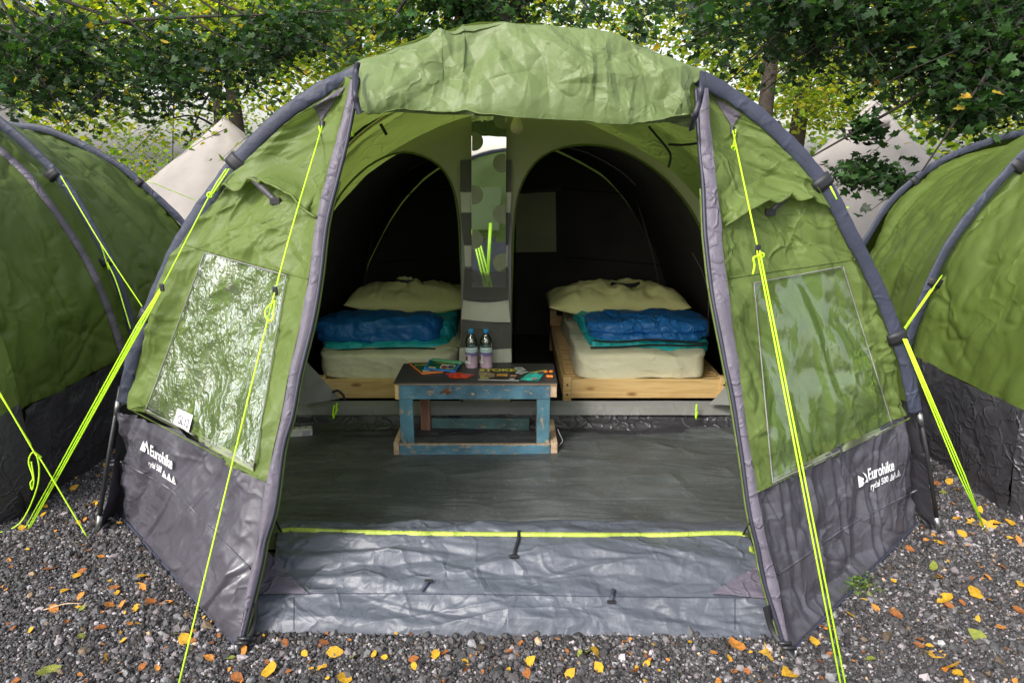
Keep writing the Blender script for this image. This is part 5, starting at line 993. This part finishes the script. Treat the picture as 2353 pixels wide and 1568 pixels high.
traced = [(425, 1470, 32, 'yellow'), (110, 1543, 40, 'green'), (500, 1000, 0, 'yellow'),
 (50, 1212, 24, 'yellow'), (115, 1305, 34, 'brown'), (186, 1313, 26, 'brown'), (178, 1320, 24, 'yellow'), (148, 1355, 24, 'yellow'), (124, 1398, 24, 'tan'), (185, 1368, 20, 'tan'), (250, 1390, 26, 'tan'), (280, 1390, 26, 'tan'), (330, 1322, 30, 'yellow'), (328, 1348, 22, 'tan'), (262, 1350, 22, 'brown'), (345, 1380, 30, 'brown'), (380, 1385, 26, 'tan'), (312, 1395, 22, 'yellow'), (230, 1440, 22, 'brown'), (282, 1470, 14, 'yellow'),
 (185, 1462, 20, 'green'), (400, 1455, 16, 'green'), (190, 1395, 16, 'green'), (370, 1275, 12, 'yellow'), (240, 1245, 18, 'brown'), (200, 1160, 18, 'yellow'), (170, 1120, 22, 'yellow'), (190, 1070, 26, 'yellow'), (185, 1085, 18, 'tan'), (140, 1100, 22, 'yellow'), (250, 1060, 16, 'yellow'), (265, 1040, 16, 'yellow'), (230, 1045, 14, 'brown'), (310, 1160, 14, 'yellow'), (100, 1180, 16, 'yellow'), (180, 1200, 16, 'tan'), (270, 1165, 20, 'green'), (175, 1245, 14, 'green'), (275, 1200, 14, 'yellow'),
 (350, 1230, 14, 'yellow'), (480, 1510, 22, 'tan'), (560, 1495, 22, 'tan'), (620, 1537, 40, 'yellow'), (545, 1555, 26, 'brown'), (530, 1510, 16, 'green'), (735, 1530, 22, 'maple'), (700, 1500, 16, 'yellow'), (770, 1497, 32, 'yellow'), (790, 1555, 38, 'yellow'), (808, 1510, 22, 'green'), (745, 1475, 22, 'brown'), (655, 1475, 18, 'brown'),
 (1000, 1500, 26, 'yellow'), (1022, 1498, 24, 'brown'), (950, 1512, 20, 'brown'), (1088, 1503, 20, 'tan'), (1070, 1520, 18, 'yellow'), (1218, 1518, 26, 'yellow'), (1210, 1545, 22, 'brown'), (1170, 1494, 16, 'brown'), (1332, 1500, 16, 'green'), (1350, 1498, 22, 'green'), (1370, 1500, 32, 'yellow'), (1375, 1530, 24, 'yellow'), (1310, 1545, 24, 'yellow'), (1460, 1540, 20, 'brown'), (1445, 1500, 14, 'tan'),
 (1690, 1482, 44, 'tan'), (1765, 1500, 36, 'maple'), (1640, 1498, 16, 'tan'), (1675, 1508, 14, 'yellow'), (1812, 1545, 40, 'yellow'), (1870, 1470, 26, 'yellow'), (2000, 1512, 20, 'green'), (1905, 1502, 16, 'brown'), (2145, 1500, 28, 'maple'), (2190, 1530, 36, 'maple'), (2200, 1545, 22, 'yellow'), (2245, 1460, 36, 'green'), (2110, 1480, 20, 'brown'), (2060, 1410, 30, 'brown'),
 (1950, 1410, 30, 'yellow'), (2010, 1395, 20, 'tan'), (2170, 1375, 38, 'yellow'), (2242, 1360, 46, 'yellow'), (2182, 1390, 20, 'brown'), (2160, 1325, 20, 'yellow'), (2270, 1325, 22, 'tan'), (2300, 1300, 22, 'brown'), (2145, 1300, 26, 'green'), (1990, 1340, 18, 'tan'), (2090, 1260, 22, 'brown'), (2155, 1245, 24, 'yellow'), (2230, 1200, 26, 'maple'), (2262, 1205, 40, 'maple'), (2210, 1225, 26, 'yellow'), (2285, 1200, 30, 'yellow'), (2320, 1200, 34, 'yellow'), (2340, 1240, 26, 'tan'), (2330, 1165, 22, 'yellow'),
 (2180, 1105, 22, 'yellow'), (2200, 1125, 20, 'yellow'), (2150, 1110, 22, 'brown'), (2125, 1090, 20, 'yellow'), (2140, 1150, 20, 'yellow'), (2110, 1115, 16, 'yellow'), (2165, 1130, 20, 'green'), (2250, 1170, 20, 'yellow'), (2195, 1190, 18, 'yellow'), (2115, 1050, 22, 'yellow'), (2130, 1070, 20, 'brown'), (2340, 1400, 24, 'brown'), (2300, 1440, 22, 'tan'), (2245, 1420, 16, 'yellow'), (2345, 1340, 26, 'yellow')]
for u, v, s, k in traced:
    if s: drop(u, v, s, k)
cnt = 0
while cnt < 215:
    u, v = rng.random()*2380-10, 1020+rng.random()*548; p = pZ(u, v)
    if inside(np.array([p[0]]), np.array([p[1]]), FOOT)[0] or abs(p[0]) < 1.0 and p[1] > 1.95: continue
    drop(u, v, 8+10*rng.random()**2, ['brown', 'yellow', 'tan', 'yellow', 'brown', 'tan'][int(rng.integers(6))]); cnt += 1
# little weed beside the right wall and a few twigs
wdx = pZ(1966, 1345); Cn = wdx+rng.normal(size=(160, 3))*np.array([.035, .035, .006])+np.array([0, 0, .012]); ol = leaf_cloud('weed', Cn, .012+.01*rng.random(160), palette(160, [(.10, .17, .04), (.15, .2, .05)], (1, 1)), M['fol'], None); tag(ol, 'small green weed growing in the gravel by the right mud wall', 'weed')
for (a, b_, lab) in (((765, 1452), (800, 1465), 0),): pass
for a, b_, lab, m in (((390, 1348), (480, 1362), 'thin brown twig on the gravel left of the open tent', 'bark'), ((100, 1400), (190, 1385), 'pale thin twig on the gravel at the lower left', 'raw'), ((560, 1395), (330, 1352), '', '')):
    if lab: o = tube('twig', smooth([pZ(*a, .014), (pZ(*a, .02)+pZ(*b_, .02))/2+np.array([0, .01, .004]), pZ(*b_, .014)], 10), .0022, M[m], None, 5); tag(o, lab, 'twig')
for a, b_, lab in (((255, 1058), (300, 1052), 'upper white cable on the gravel behind the left pole'), ((250, 1068), (300, 1062), 'lower white cable on the gravel behind the left pole')):
    o = tube('cable', [pZ(*a, .012), (pZ(*a, .014)+pZ(*b_, .014))/2, pZ(*b_, .012)], .005, M['card'], None, 6); tag(o, lab, 'cable')
